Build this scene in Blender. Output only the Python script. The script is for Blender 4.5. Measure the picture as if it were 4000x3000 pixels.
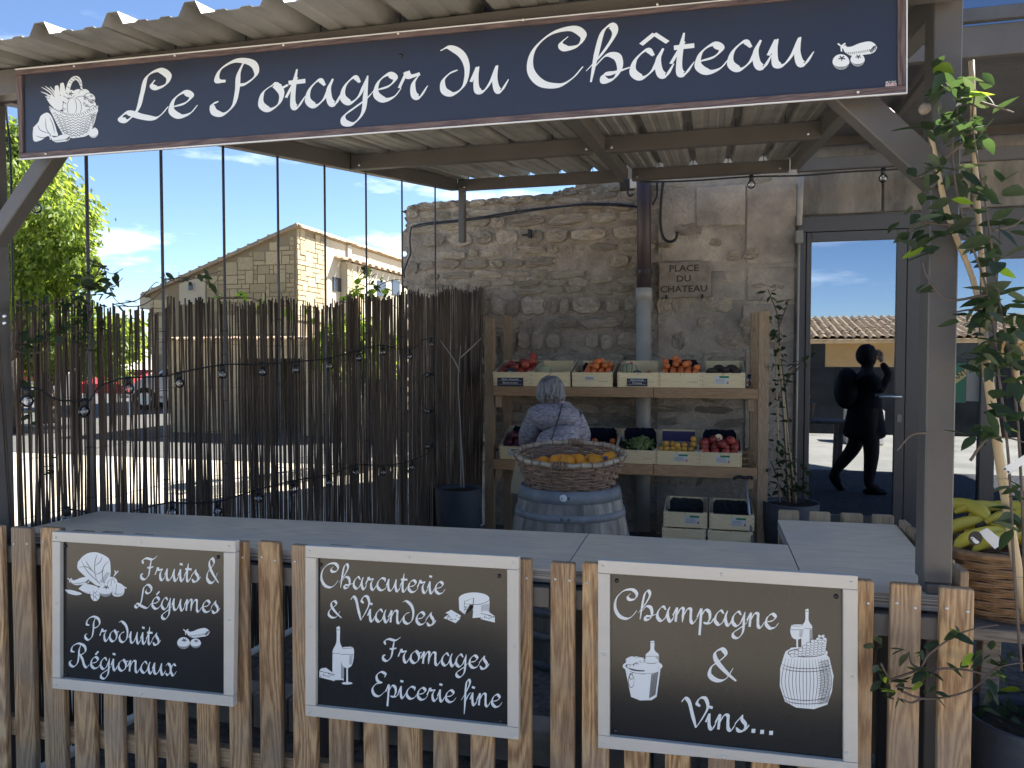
import bpy, math, random
from mathutils import Vector, Matrix, Euler, noise
R = math.radians
random.seed(7)
for o in list(bpy.data.objects): bpy.data.objects.remove(o)
sc = bpy.context.scene
COL = sc.collection

# ------------------------------------------------------------------ camera, sky, sun, exposure
FPX, CX, CY, EYE = 2950.0, 2000.0, 1500.0, 1.5
YAW, PITCH = math.atan(760/2950.0), -math.atan(102/2950.0)
cam_d = bpy.data.cameras.new('camera'); cam = bpy.data.objects.new('camera', cam_d); COL.objects.link(cam)
cam.location = (0, 0, EYE); cam.rotation_euler = (math.pi/2+PITCH, 0, YAW)
cam_d.sensor_width = 36; cam_d.lens = 36*FPX/4000; cam_d.clip_start = .05; cam_d.clip_end = 3000
sc.camera = cam
SUN_AZ, SUN_EL = R(40), R(45)          # azimuth measured from +Y towards +X
w = bpy.data.worlds.new('World'); sc.world = w; w.use_nodes = True
nt = w.node_tree; nt.nodes.clear()
def N(t, typ, **kw):
    n = t.nodes.new(typ)
    for k, v in kw.items():
        if k in n.inputs.keys() and not hasattr(n, k): n.inputs[k].default_value = v
        else: setattr(n, k, v)
    return n
out = nt.nodes.new('ShaderNodeOutputWorld'); bg = nt.nodes.new('ShaderNodeBackground')
sky = nt.nodes.new('ShaderNodeTexSky'); sky.sky_type = 'NISHITA'; sky.sun_disc = False
sky.sun_elevation = SUN_EL; sky.sun_rotation = SUN_AZ; sky.air_density = .7; sky.dust_density = .12; sky.ozone_density = 3.4
bg.inputs['Strength'].default_value = .06
# wispy clouds low in the sky, all round
tc = nt.nodes.new('ShaderNodeTexCoord'); mp = nt.nodes.new('ShaderNodeMapping'); mp.inputs['Scale'].default_value = (3.1, 3.1, 13)
mp.inputs['Location'].default_value = (.35, .1, .6)
nz = nt.nodes.new('ShaderNodeTexNoise'); nz.inputs['Scale'].default_value = 1.0; nz.inputs['Detail'].default_value = 9; nz.inputs['Roughness'].default_value = .55
rp = nt.nodes.new('ShaderNodeValToRGB'); rp.color_ramp.elements[0].position = .55; rp.color_ramp.elements[1].position = .74
sp = nt.nodes.new('ShaderNodeSeparateXYZ')
mr = nt.nodes.new('ShaderNodeMapRange'); mr.inputs['From Min'].default_value = .42; mr.inputs['From Max'].default_value = .2
mx = nt.nodes.new('ShaderNodeMath'); mx.operation = 'MULTIPLY'
mc = nt.nodes.new('ShaderNodeMixRGB'); mc.inputs['Color2'].default_value = (11, 11.6, 12.4, 1)
L = nt.links.new
L(tc.outputs['Generated'], mp.inputs['Vector']); L(mp.outputs['Vector'], nz.inputs['Vector']); L(nz.outputs['Fac'], rp.inputs['Fac'])
L(tc.outputs['Generated'], sp.inputs['Vector']); L(sp.outputs['Z'], mr.inputs['Value'])
L(rp.outputs['Color'], mx.inputs[0]); L(mr.outputs['Result'], mx.inputs[1]); L(mx.outputs[0], mc.inputs['Fac'])
L(sky.outputs['Color'], mc.inputs['Color1']); L(mc.outputs['Color'], bg.inputs['Color']); L(bg.outputs['Background'], out.inputs['Surface'])
sd = bpy.data.lights.new('sun', 'SUN'); so = bpy.data.objects.new('sun', sd); COL.objects.link(so)
sd.energy = 5; sd.angle = R(.5); sd.color = (1, .95, .86)
sdir = Vector((math.sin(SUN_AZ)*math.cos(SUN_EL), math.cos(SUN_AZ)*math.cos(SUN_EL), math.sin(SUN_EL)))
so.rotation_euler = (-sdir).to_track_quat('-Z', 'Y').to_euler(); so.location = (8, 8, 12)
sc.view_settings.view_transform = 'Standard'; sc.view_settings.look = 'None'; sc.view_settings.gamma = 1
sc.view_settings.exposure = 2.12; sc.view_settings.use_curve_mapping = False
sc.render.resolution_x = 1024; sc.render.resolution_y = 768

# ------------------------------------------------------------------ measuring helpers (photo pixel -> point on a real plane)
_f = Vector((-math.sin(YAW)*math.cos(PITCH), math.cos(YAW)*math.cos(PITCH), math.sin(PITCH)))
_r = Vector((math.cos(YAW), math.sin(YAW), 0)); _u = _r.cross(_f); _C = Vector((0, 0, EYE))
def ray(x, y): return _f+_r*((x-CX)/FPX)+_u*((CY-y)/FPX)
def onY(x, y, Y): d = ray(x, y); return _C+d*(Y/d.y)
def onX(x, y, X): d = ray(x, y); return _C+d*(X/d.x)
def onZ(x, y, Z): d = ray(x, y); return _C+d*((Z-EYE)/d.z)
FA, FB = -2.542, .096                       # the reed fence stands on the line x = FA + FB*y
def onF(x, y, off=0): d = ray(x, y); return _C+d*((FA+off)/(d.x-FB*d.y))
def fx(Y): return FA+FB*Y

# ------------------------------------------------------------------ mesh helpers
class MB:
    def __init__(s): s.v = []; s.f = []; s.m = []; s.mi = 0
    def add(s, vs, fs):
        n = len(s.v); s.v += [tuple(p) for p in vs]; s.f += [tuple(i+n for i in f) for f in fs]; s.m += [s.mi]*len(fs); return s
    def box(s, x0, x1, y0, y1, z0, z1, M=None):
        vs = [Vector((x, y, z)) for x in (x0, x1) for y in (y0, y1) for z in (z0, z1)]
        if M is not None: vs = [M@v for v in vs]
        return s.add(vs, [(0,1,3,2),(4,6,7,5),(0,4,5,1),(2,3,7,6),(0,2,6,4),(1,5,7,3)])
    def cbox(s, c, sz, rot=(0,0,0)):
        M = Matrix.Translation(c)@Euler(rot).to_matrix().to_4x4(); a, b, d = [q/2 for q in sz]
        return s.box(-a, a, -b, b, -d, d, M)
    def beam(s, p, q, wd, ht, up=Vector((0,0,1))):
        p, q = Vector(p), Vector(q); d = (q-p); l = d.length; d.normalize(); sd_ = d.cross(up).normalized(); u2 = sd_.cross(d)
        M = Matrix((sd_, d, u2)).transposed().to_4x4(); M.translation = p
        return s.box(-wd/2, wd/2, 0, l, -ht/2, ht/2, M)
    def tube(s, pts, r, n=8, cap=True):
        pts = [Vector(p) for p in pts]; k = len(pts); rr = r if isinstance(r, (list, tuple)) else [r]*k
        vs = []; a = None
        for i, p in enumerate(pts):
            d = (pts[min(i+1, k-1)]-pts[max(i-1, 0)]).normalized()
            if a is None: a = d.orthogonal().normalized()
            a = (a-d*a.dot(d)).normalized(); b = d.cross(a)
            vs += [p+(a*math.cos(t)+b*math.sin(t))*rr[i] for t in [2*math.pi*j/n for j in range(n)]]
        fs = [(i*n+j, i*n+(j+1)%n, (i+1)*n+(j+1)%n, (i+1)*n+j) for i in range(k-1) for j in range(n)]
        if cap: fs += [tuple(range(n))[::-1], tuple((k-1)*n+j for j in range(n))]
        return s.add(vs, fs)
    def lathe(s, prof, c=(0,0,0), n=32, a0=0, a1=2*math.pi, M=None):
        full = abs(a1-a0-2*math.pi) < 1e-6; m = n if full else n+1; vs = []
        for (r, z) in prof:
            for j in range(m):
                t = a0+(a1-a0)*j/n; p = Vector((r*math.cos(t), r*math.sin(t), z))
                vs.append((M@p if M is not None else p)+Vector(c))
        fs = []
        for i in range(len(prof)-1):
            for j in range(n):
                k = (j+1) % m; fs.append((i*m+j, i*m+k, (i+1)*m+k, (i+1)*m+j))
        return s.add(vs, fs)
    def ell(s, c, r, n=12, m=8, M=None, fn=None):
        vs = []; fs = []
        r = r if isinstance(r, (tuple, list)) else (r, r, r)
        for i in range(m+1):
            for j in range(n):
                a, b = math.pi*i/m, 2*math.pi*j/n
                p = Vector((math.sin(a)*math.cos(b), math.sin(a)*math.sin(b), math.cos(a)))
                if fn: p = fn(p)
                p = Vector((p.x*r[0], p.y*r[1], p.z*r[2]))
                if M is not None: p = M@p
                vs.append(p+Vector(c))
        for i in range(m):
            for j in range(n): fs.append((i*n+j, (i+1)*n+j, (i+1)*n+(j+1)%n, i*n+(j+1)%n))
        return s.add(vs, fs)
    def prism(s, poly, fn0, fn1):
        n = len(poly); vs = [fn0(p) for p in poly]+[fn1(p) for p in poly]
        return s.add(vs, [tuple(range(n)), tuple(range(2*n-1, n-1, -1))]+[(i, i+n, (i+1)%n+n, (i+1)%n) for i in range(n)])
    def mesh(s, name, mats, smooth=False, off=Vector((0,0,0))):
        me = bpy.data.meshes.new(name)
        me.from_pydata([(p[0]-off[0], p[1]-off[1], p[2]-off[2]) for p in s.v], [], s.f)
        for mt in (mats if isinstance(mats, (list, tuple)) else [mats]): me.materials.append(mt)
        me.polygons.foreach_set('material_index', s.m)
        if smooth: me.polygons.foreach_set('use_smooth', [True]*len(me.polygons))
        me.update(); return me
def wloc(o):
    p = Vector((0,0,0))
    while o is not None: p = p+o.location; o = o.parent
    return p
def lnk(name, me, parent=None, loc=(0,0,0), rot=(0,0,0), scale=(1,1,1), label=None, kind=None, bevel=0):
    o = bpy.data.objects.new(name, me); COL.objects.link(o); o.location = loc; o.rotation_euler = rot; o.scale = scale
    if parent is not None: o.parent = parent
    if label: o['label'] = label
    if kind: o['kind'] = kind
    if bevel:
        b = o.modifiers.new('bevel', 'BEVEL'); b.width = bevel; b.segments = 1; b.limit_method = 'ANGLE'
    return o
def part(name, mb, mats, parent, smooth=False, bevel=0, label=None, kind=None, auto=False):
    """part given in world coordinates, re-based on the mean of its points"""
    n = max(1, len(mb.v)); c = Vector((sum(p[0] for p in mb.v)/n, sum(p[1] for p in mb.v)/n, sum(p[2] for p in mb.v)/n))
    me = mb.mesh(name, mats, smooth, c)
    return lnk(name, me, parent, loc=c-wloc(parent), label=label, kind=kind, bevel=bevel)
def thing(name, loc, label, cat, group=None, rot=(0,0,0)):
    o = bpy.data.objects.new(name, None); o.empty_display_size = .1; COL.objects.link(o); o.location = loc; o.rotation_euler = rot
    return tag(o, label, cat, group)
def tag(o, label, cat, group=None):
    o['label'] = label; o['category'] = cat
    if group: o['group'] = group
    return o
def struct(name, mb, mats, smooth=False):
    o = lnk(name, mb.mesh(name, mats, smooth)); o['kind'] = 'structure'; return o
def cop(o, parent=None, loc=None, rot=None, label=None):
    c = o.copy(); COL.objects.link(c)
    if parent is not None: c.parent = parent
    if loc is not None: c.location = loc
    if rot is not None: c.rotation_euler = rot
    if label: c['label'] = label
    return c
def crom(pts, k=8):
    """Catmull-Rom"""
    P_ = [Vector(p) for p in pts]; P_ = [P_[0]*2-P_[1]]+P_+[P_[-1]*2-P_[-2]]; o = []
    for i in range(1, len(P_)-2):
        a, b, c, d = P_[i-1:i+3]
        for j in range(k):
            t = j/k; o.append(.5*((2*b)+(c-a)*t+(2*a-5*b+4*c-d)*t*t+(3*b-a-3*c+d)*t**3))
    o.append(P_[-2]); return o

# ------------------------------------------------------------------ materials
def mat(name, col, rough=.7, metal=0, var=0, vscale=3, bump=0, bscale=60, spec=.5, stretch=(1,1,1), col2=None, objvar=0, detail=6, trans=None, bd=.01, coat=0):
    m = bpy.data.materials.new(name); m.use_nodes = True; t = m.node_tree; b = t.nodes['Principled BSDF']
    b.inputs['Roughness'].default_value = rough; b.inputs['Metallic'].default_value = metal; b.inputs['Specular IOR Level'].default_value = spec
    if coat: b.inputs['Coat Weight'].default_value = coat
    tc = t.nodes.new('ShaderNodeTexCoord'); mp = t.nodes.new('ShaderNodeMapping'); mp.inputs['Scale'].default_value = stretch
    t.links.new(tc.outputs['Object'], mp.inputs['Vector']); vec = mp.outputs['Vector']
    oi = t.nodes.new('ShaderNodeObjectInfo')
    if objvar or var:
        ad = t.nodes.new('ShaderNodeVectorMath'); ad.operation = 'ADD'; sc_ = t.nodes.new('ShaderNodeMath'); sc_.operation = 'MULTIPLY'; sc_.inputs[1].default_value = 37.
        t.links.new(oi.outputs['Random'], sc_.inputs[0]); t.links.new(vec, ad.inputs[0]); t.links.new(sc_.outputs[0], ad.inputs[1]); vec = ad.outputs[0]
    c = (*col, 1); b.inputs['Base Color'].default_value = c; last = None
    if var or col2:
        nz = t.nodes.new('ShaderNodeTexNoise'); nz.inputs['Scale'].default_value = vscale; nz.inputs['Detail'].default_value = detail; nz.inputs['Roughness'].default_value = .65
        t.links.new(vec, nz.inputs['Vector'])
        rp = t.nodes.new('ShaderNodeValToRGB'); rp.color_ramp.elements[0].position = .32; rp.color_ramp.elements[1].position = .68
        if col2: rp.color_ramp.elements[0].color = (*col2, 1); rp.color_ramp.elements[1].color = c
        else:
            rp.color_ramp.elements[0].color = (*[q*(1-var) for q in col], 1); rp.color_ramp.elements[1].color = (*[min(1, q*(1+var*.6)) for q in col], 1)
        t.links.new(nz.outputs['Fac'], rp.inputs['Fac']); last = rp.outputs['Color']
    if objvar:
        hs = t.nodes.new('ShaderNodeHueSaturation'); mr = t.nodes.new('ShaderNodeMapRange'); mr.inputs['To Min'].default_value = 1-objvar; mr.inputs['To Max'].default_value = 1+objvar
        t.links.new(oi.outputs['Random'], mr.inputs['Value']); t.links.new(mr.outputs[0], hs.inputs['Value'])
        if last: t.links.new(last, hs.inputs['Color'])
        else: hs.inputs['Color'].default_value = c
        last = hs.outputs['Color']
    if last: t.links.new(last, b.inputs['Base Color'])
    if bump:
        n2 = t.nodes.new('ShaderNodeTexNoise'); n2.inputs['Scale'].default_value = bscale; n2.inputs['Detail'].default_value = 5; n2.inputs['Roughness'].default_value = .6
        t.links.new(vec, n2.inputs['Vector']); bp = t.nodes.new('ShaderNodeBump'); bp.inputs['Strength'].default_value = bump; bp.inputs['Distance'].default_value = bd
        t.links.new(n2.outputs['Fac'], bp.inputs['Height']); t.links.new(bp.outputs['Normal'], b.inputs['Normal'])
    if trans:
        ts = t.nodes.new('ShaderNodeBsdfTranslucent'); ms = t.nodes.new('ShaderNodeMixShader'); ms.inputs['Fac'].default_value = .5
        ts.inputs['Color'].default_value = (*trans, 1); o = t.nodes['Material Output']
        t.links.new(b.outputs[0], ms.inputs[1]); t.links.new(ts.outputs[0], ms.inputs[2]); t.links.new(ms.outputs[0], o.inputs['Surface'])
    return m
def wood(name, light, dark, axis='Z', scale=1., rough=.65, objvar=.15, knots=True, contrast=.5, wear=None):
    """sawn timber: distorted growth rings stretched along the board, a few knots, fine pores"""
    m = bpy.data.materials.new(name); m.use_nodes = True; t = m.node_tree; b = t.nodes['Principled BSDF']; b.inputs['Roughness'].default_value = rough
    l = t.links.new; tc = t.nodes.new('ShaderNodeTexCoord'); oi = t.nodes.new('ShaderNodeObjectInfo')
    sc_ = t.nodes.new('ShaderNodeMath'); sc_.operation = 'MULTIPLY'; sc_.inputs[1].default_value = 53.
    ad = t.nodes.new('ShaderNodeVectorMath'); ad.operation = 'ADD'; l(oi.outputs['Random'], sc_.inputs[0]); l(tc.outputs['Object'], ad.inputs[0]); l(sc_.outputs[0], ad.inputs[1])
    st = {'Z': (1, 1, .1), 'X': (.1, 1, 1), 'Y': (1, .1, 1)}[axis]
    mp = t.nodes.new('ShaderNodeMapping'); mp.inputs['Scale'].default_value = [q*scale for q in st]; l(ad.outputs[0], mp.inputs['Vector'])
    n1 = t.nodes.new('ShaderNodeTexNoise'); n1.inputs['Scale'].default_value = 9; n1.inputs['Detail'].default_value = 1.5; l(mp.outputs[0], n1.inputs['Vector'])
    mu = t.nodes.new('ShaderNodeMath'); mu.operation = 'MULTIPLY'; mu.inputs[1].default_value = 135; l(n1.outputs['Fac'], mu.inputs[0])
    si = t.nodes.new('ShaderNodeMath'); si.operation = 'SINE'; l(mu.outputs[0], si.inputs[0])
    n2 = t.nodes.new('ShaderNodeTexNoise'); n2.inputs['Scale'].default_value = 220; n2.inputs['Detail'].default_value = 3; l(mp.outputs[0], n2.inputs['Vector'])
    a2 = t.nodes.new('ShaderNodeMath'); a2.operation = 'MULTIPLY_ADD'; a2.inputs[1].default_value = .23*contrast; a2.inputs[2].default_value = 0; l(si.outputs[0], a2.inputs[0])
    a3 = t.nodes.new('ShaderNodeMath'); a3.operation = 'ADD'; l(a2.outputs[0], a3.inputs[0]); l(n2.outputs['Fac'], a3.inputs[1])
    rp = t.nodes.new('ShaderNodeValToRGB'); e = rp.color_ramp.elements; e[0].position = .25; e[0].color = (*dark, 1); e[1].position = .72; e[1].color = (*light, 1)
    l(a3.outputs[0], rp.inputs['Fac']); last = rp.outputs['Color']
    if knots:
        mk = t.nodes.new('ShaderNodeMapping'); mk.inputs['Scale'].default_value = {'Z': (7, 7, 3.2), 'X': (3.2, 7, 7), 'Y': (7, 3.2, 7)}[axis]; l(ad.outputs[0], mk.inputs['Vector'])
        vo = t.nodes.new('ShaderNodeTexVoronoi'); vo.inputs['Scale'].default_value = 1.; l(mk.outputs[0], vo.inputs['Vector'])
        rk = t.nodes.new('ShaderNodeValToRGB'); rk.color_ramp.elements[0].position = .07; rk.color_ramp.elements[0].color = (0,0,0,1); rk.color_ramp.elements[1].position = .15; rk.color_ramp.elements[1].color = (1,1,1,1)
        l(vo.outputs['Distance'], rk.inputs['Fac']); mk2 = t.nodes.new('ShaderNodeMixRGB'); mk2.inputs['Color1'].default_value = (*[q*.45 for q in dark], 1)
        l(rk.outputs['Color'], mk2.inputs['Fac']); l(last, mk2.inputs['Color2']); last = mk2.outputs['Color']
    if wear:
        nw = t.nodes.new('ShaderNodeTexNoise'); nw.inputs['Scale'].default_value = 4; nw.inputs['Detail'].default_value = 6; l(ad.outputs[0], nw.inputs['Vector'])
        rw = t.nodes.new('ShaderNodeValToRGB'); rw.color_ramp.elements[0].position = .42; rw.color_ramp.elements[1].position = .62; l(nw.outputs['Fac'], rw.inputs['Fac'])
        mw = t.nodes.new('ShaderNodeMixRGB'); mw.inputs['Color2'].default_value = (*wear, 1); l(last, mw.inputs['Color1'])
        mm = t.nodes.new('ShaderNodeMath'); mm.operation = 'MULTIPLY'; mm.inputs[1].default_value = .6; l(rw.outputs['Color'], mm.inputs[0]); l(mm.outputs[0], mw.inputs['Fac']); last = mw.outputs['Color']
    hs = t.nodes.new('ShaderNodeHueSaturation'); mr = t.nodes.new('ShaderNodeMapRange'); mr.inputs['To Min'].default_value = 1-objvar; mr.inputs['To Max'].default_value = 1+objvar
    l(oi.outputs['Random'], mr.inputs['Value']); l(mr.outputs[0], hs.inputs['Value']); l(last, hs.inputs['Color']); l(hs.outputs[0], b.inputs['Base Color'])
    bp = t.nodes.new('ShaderNodeBump'); bp.inputs['Strength'].default_value = .25; bp.inputs['Distance'].default_value = .003; l(a3.outputs[0], bp.inputs['Height']); l(bp.outputs[0], b.inputs['Normal'])
    return m
M = {}
M['metal'] = mat('taupe_powder_coated_steel', (.10,.092,.086), .45, 0, .18, 3, .08, 400)
M['metal_dark'] = mat('dark_steel', (.045,.046,.05), .45, 0, .1, 3, .05, 300)
M['sheet'] = mat('galvanised_sheet', (.34,.33,.305), .45, .15, .35, 2.5, .04, 30)
M['bolt'] = mat('zinc_bolt', (.6,.6,.62), .3, .9)
M['screw'] = mat('screw_head', (.75,.74,.68), .35, .6)
M['navy'] = mat('navy_sign_face', (.022,.026,.044), .3, 0, .1, 2)
M['black_board'] = mat('black_sign_face', (.014,.015,.016), .2, 0, .15, 2)
M['print'] = mat('white_print', (.74,.78,.8), .4)
M['print_dark'] = mat('dark_print', (.03,.035,.045), .4)
M['sign_wood'] = wood('stained_sign_frame', (.16,.11,.10), (.06,.04,.045), 'X', 1, .6, .05)
M['sign_woodz'] = wood('stained_sign_frame_upright', (.16,.11,.10), (.06,.04,.045), 'Z', 1, .6, .05)
M['white_edge'] = mat('white_edge_trim', (.7,.72,.72), .4)
M['frame'] = mat('greige_painted_wood', (.62,.575,.50), .5, 0, .06, 8, .12, 150, stretch=(.2,1,1))
M['picket'] = wood('pine_picket', (.60,.39,.195), (.27,.14,.06), 'Z', 1, .65, .2, True, .8, (.26,.21,.16))
M['picket_x'] = wood('pine_rail', (.42,.3,.18), (.24,.15,.08), 'X', 1, .65, .2)
M['ply'] = wood('grey_plywood_top', (.88,.70,.49), (.72,.56,.38), 'X', .6, .8, .03, False, .4, (.62,.53,.42))
M['ply_edge'] = mat('plywood_edge', (.62,.6,.55), .7, 0, .9, 1., .3, 260, stretch=(.5,.5,210), col2=(.16,.14,.12), detail=1)
M['shelf_x'] = wood('shelf_beam', (.48,.30,.155), (.30,.175,.085), 'X', 1, .65, .12)
M['shelf_z'] = wood('shelf_post', (.42,.30,.18), (.28,.185,.105), 'Z', 1, .65, .2)
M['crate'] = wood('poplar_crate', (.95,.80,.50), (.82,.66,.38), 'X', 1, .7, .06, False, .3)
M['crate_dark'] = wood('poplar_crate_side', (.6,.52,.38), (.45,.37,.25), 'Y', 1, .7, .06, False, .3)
M['tray'] = mat('dark_tray_paper', (.012,.018,.035), .35, 0, .3, 20, .5, 40)
M['netting'] = mat('dark_netting', (.045,.05,.055), .8, 0, .7, 60, .8, 120)
M['blue_card'] = mat('violet_blue_card', (.075,.065,.17), .6)
M['stone'] = mat('rubble_stone', (.74,.63,.48), .95, 0, .45, 5, 1.0, 22, objvar=.28, col2=(.42,.36,.28), bd=.03)
M['mortar'] = mat('lime_mortar', (.44,.375,.295), .95, 0, .5, 7, 1.0, 26, col2=(.23,.195,.155), bd=.04)
M['render'] = mat('old_lime_render', (.52,.45,.36), .95, 0, .4, 3.5, .8, 30, col2=(.25,.22,.185), bd=.03)
M['lintel'] = mat('stained_lintel_stone', (.33,.3,.26), .95, 0, .5, 3, .6, 40, stretch=(1,1,.35), col2=(.08,.08,.08), bd=.01)
M['parapet'] = mat('painted_wall_shade', (.010,.011,.013), .95, 0, .4, 3, .8, 30, spec=.03)  # near-black colour stands in for the shade across the square
M['plaque'] = mat('carved_sandstone', (.27,.225,.18), .85, 0, .3, 12, .5, 90)
M['carve'] = mat('carved_letter_recess', (.06,.045,.035), .9)
M['pipe_brown'] = mat('brown_downpipe', (.06,.042,.045), .5, 0, .2, 3)
M['pipe_grey'] = mat('grey_downpipe', (.36,.35,.31), .5, 0, .15, 5)
M['cable'] = mat('black_cable', (.012,.013,.016), .5)
M['conduit'] = mat('pale_conduit', (.4,.38,.35), .6, 0, .2, 8)
M['alu'] = mat('anthracite_aluminium', (.075,.07,.066), .4, .05, .06, 3)
M['reed'] = mat('dark_reed', (.085,.062,.045), .85, 0, .6, 40, .3, 200, objvar=.5, stretch=(1,1,.1))
M['wire'] = mat('fence_wire', (.05,.045,.04), .5, .5)
M['bulb'] = None
M['pot'] = mat('slate_blue_pot', (.055,.065,.085), .55, 0, .3, 6, .3, 60)
M['soil'] = mat('potting_soil', (.03,.022,.016), .95, 0, .5, 30, 1, 80)
M['leaf'] = mat('vine_leaf', (.042,.068,.036), .6, 0, .4, 15, .2, 60, objvar=.4, trans=(.055,.10,.025))
M['leaf_pale'] = mat('pale_vine_leaf', (.13,.15,.095), .65, 0, .35, 15, .2, 60, objvar=.35, trans=(.10,.14,.05))
M['leaf_bright'] = mat('young_vine_leaf', (.16,.26,.03), .5, 0, .2, 15, objvar=.2, trans=(.5,.75,.05))
M['stem'] = mat('woody_stem', (.12,.09,.07), .8, 0, .3, 20)
M['bamboo'] = mat('bamboo_stake', (.5,.37,.21), .5, 0, .25, 8, .1, 30, stretch=(1,1,.2))
M['tree_leaf'] = mat('tree_leaf', (.09,.15,.025), .5, 0, .5, 2.2, objvar=0, trans=(.36,.46,.06))
M['bark'] = mat('bark', (.09,.07,.055), .9, 0, .4, 12, 1, 40)
M['wicker'] = mat('wicker', (.40,.26,.16), .6, 0, .5, 30, .3, 120, col2=(.17,.10,.07))
M['wicker_pale'] = mat('peeled_willow_rim', (.60,.49,.35), .55, 0, .4, 16, .3, 60, col2=(.25,.2,.15))
M['wicker_gold'] = mat('golden_wicker', (.32,.19,.09), .6, 0, .4, 30, .3, 120, col2=(.16,.09,.045))
M['stave'] = mat('weathered_oak_stave', (.27,.245,.21), .85, 0, .5, 18, .5, 60, stretch=(1,1,.12), objvar=.3)
M['hoop'] = mat('galvanised_hoop', (.26,.27,.275), .7, .1, .5, 7, .2, 60, col2=(.14,.16,.18))
M['skin'] = mat('skin', (.46,.28,.2), .5)
M['hair'] = mat('grey_hair', (.46,.45,.44), .5, 0, .6, 38, .8, 90, stretch=(1,1,.18), col2=(.10,.10,.105))
M['sweater'] = mat('heather_grey_knit', (.52,.5,.55), .9, 0, .5, 34, .5, 60, stretch=(1,.6,2.6), col2=(.13,.12,.15))
M['tights'] = mat('dark_tights', (.04,.03,.028), .8)
M['trouser'] = mat('dark_trousers', (.03,.03,.04), .9)
M['coat_dark'] = mat('dark_dress', (.012,.014,.02), .9)
M['pack'] = mat('black_backpack', (.01,.01,.012), .7)
M['shoe'] = mat('black_shoe', (.01,.01,.01), .5)
M['peach'] = mat('peach_skin', (.5,.10,.04), .5, 0, 0, 18, objvar=.35, col2=(.2,.015,.025))
M['apricot'] = mat('apricot_skin', (.70,.22,.05), .55, 0, 0, 16, objvar=.2, col2=(.6,.13,.04))
M['plum'] = mat('plum_skin', (.13,.025,.04), .4, 0, .4, 12, objvar=.3)
M['apple'] = mat('red_apple_skin', (.28,.02,.03), .3, 0, 0, 16, objvar=.3, col2=(.4,.09,.05))
M['lemon'] = mat('yellow_plum_skin', (.68,.36,.06), .45, 0, .2, 12, objvar=.15)
M['orange'] = mat('orange_peel', (.85,.33,.02), .42, 0, .08, 6, .35, 260, objvar=.08)
M['grape'] = mat('green_grape_skin', (.36,.43,.17), .3, 0, .2, 30, trans=(.5,.6,.25))
M['melon'] = mat('melon_rind', (.42,.42,.25), .75, 0, .2, 30, .6, 120)
M['melon_rib'] = mat('melon_green_rib', (.10,.12,.07), .7)
M['avocado'] = mat('dark_avocado_skin', (.05,.035,.025), .6, 0, .3, 30, .6, 120)
M['banana'] = mat('banana_skin', (.78,.50,.04), .5, 0, 0, 5, objvar=.2, col2=(.62,.52,.06))
M['banana_tip'] = mat('banana_tip', (.04,.03,.02), .8)
M['paper'] = mat('white_label', (.72,.72,.7), .6)
M['green_print'] = mat('green_label_print', (.03,.25,.10), .6)
M['red_print'] = mat('red_label_print', (.55,.04,.06), .6)
M['blue_print'] = mat('blue_label_print', (.1,.25,.5), .6)
M['slate'] = mat('black_price_card', (.012,.02,.035), .5)
M['poster'] = mat('green_poster', (.025,.13,.07), .6)
M['poster_gold'] = mat('gold_poster_band', (.42,.35,.13), .6)
M['chip'] = mat('grey_plastic_label', (.22,.22,.2), .6)
M['table_wood'] = wood('grey_bench_wood', (.24,.21,.18), (.12,.1,.085), 'X', 1, .8, .1)
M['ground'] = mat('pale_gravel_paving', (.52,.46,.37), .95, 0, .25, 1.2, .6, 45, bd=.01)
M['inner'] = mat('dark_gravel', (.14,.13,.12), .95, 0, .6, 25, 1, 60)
M['house_stone'] = mat('cut_limestone', (.40,.325,.20), .9, 0, .2, 6, .5, 20, objvar=.18)
M['house_joint'] = mat('limestone_joint', (.25,.20,.13), .95)
M['plaster'] = mat('cream_plaster', (.46,.41,.31), .9, 0, .06, 3, .1, 60)
M['tile'] = mat('clay_roof_tile', (.44,.32,.21), .85, 0, .3, 6, .3, 30, objvar=.25)
M['tile_edge'] = mat('weathered_roof_tile', (.42,.33,.22), .85, 0, .3, 6, .3, 30, objvar=.25)
M['painted_ground_shade'] = mat('painted_ground_shade', (.075,.073,.07), .95, 0, .2, 1.5, .5, 60)  # dark tone painted in for shade on the ground beyond the reeds
M['ochre'] = mat('ochre_plaster', (.56,.38,.18), .9, 0, .1, 2)
M['win'] = mat('dark_window', (.03,.035,.04), .15)
M['shutter'] = mat('white_shutter', (.55,.57,.58), .6)
M['canopy'] = mat('slate_grey_awning', (.085,.09,.10), .85, 0, .25, 2.5, .3, 5, bd=.05)
M['rubber'] = mat('tyre_rubber', (.012,.012,.012), .8)
M['car_white'] = mat('white_car_paint', (.68,.68,.68), .25, coat=.6)
M['car_dark'] = mat('dark_red_car_paint', (.07,.03,.035), .25, coat=.6)
M['red_cloth'] = mat('red_awning_cloth', (.42,.03,.04), .8)
M['kerb'] = mat('concrete_block', (.36,.34,.31), .9, 0, .3, 6, .5, 40)
M['cane'] = mat('aluminium_cane', (.45,.48,.52), .3, .8)
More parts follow.
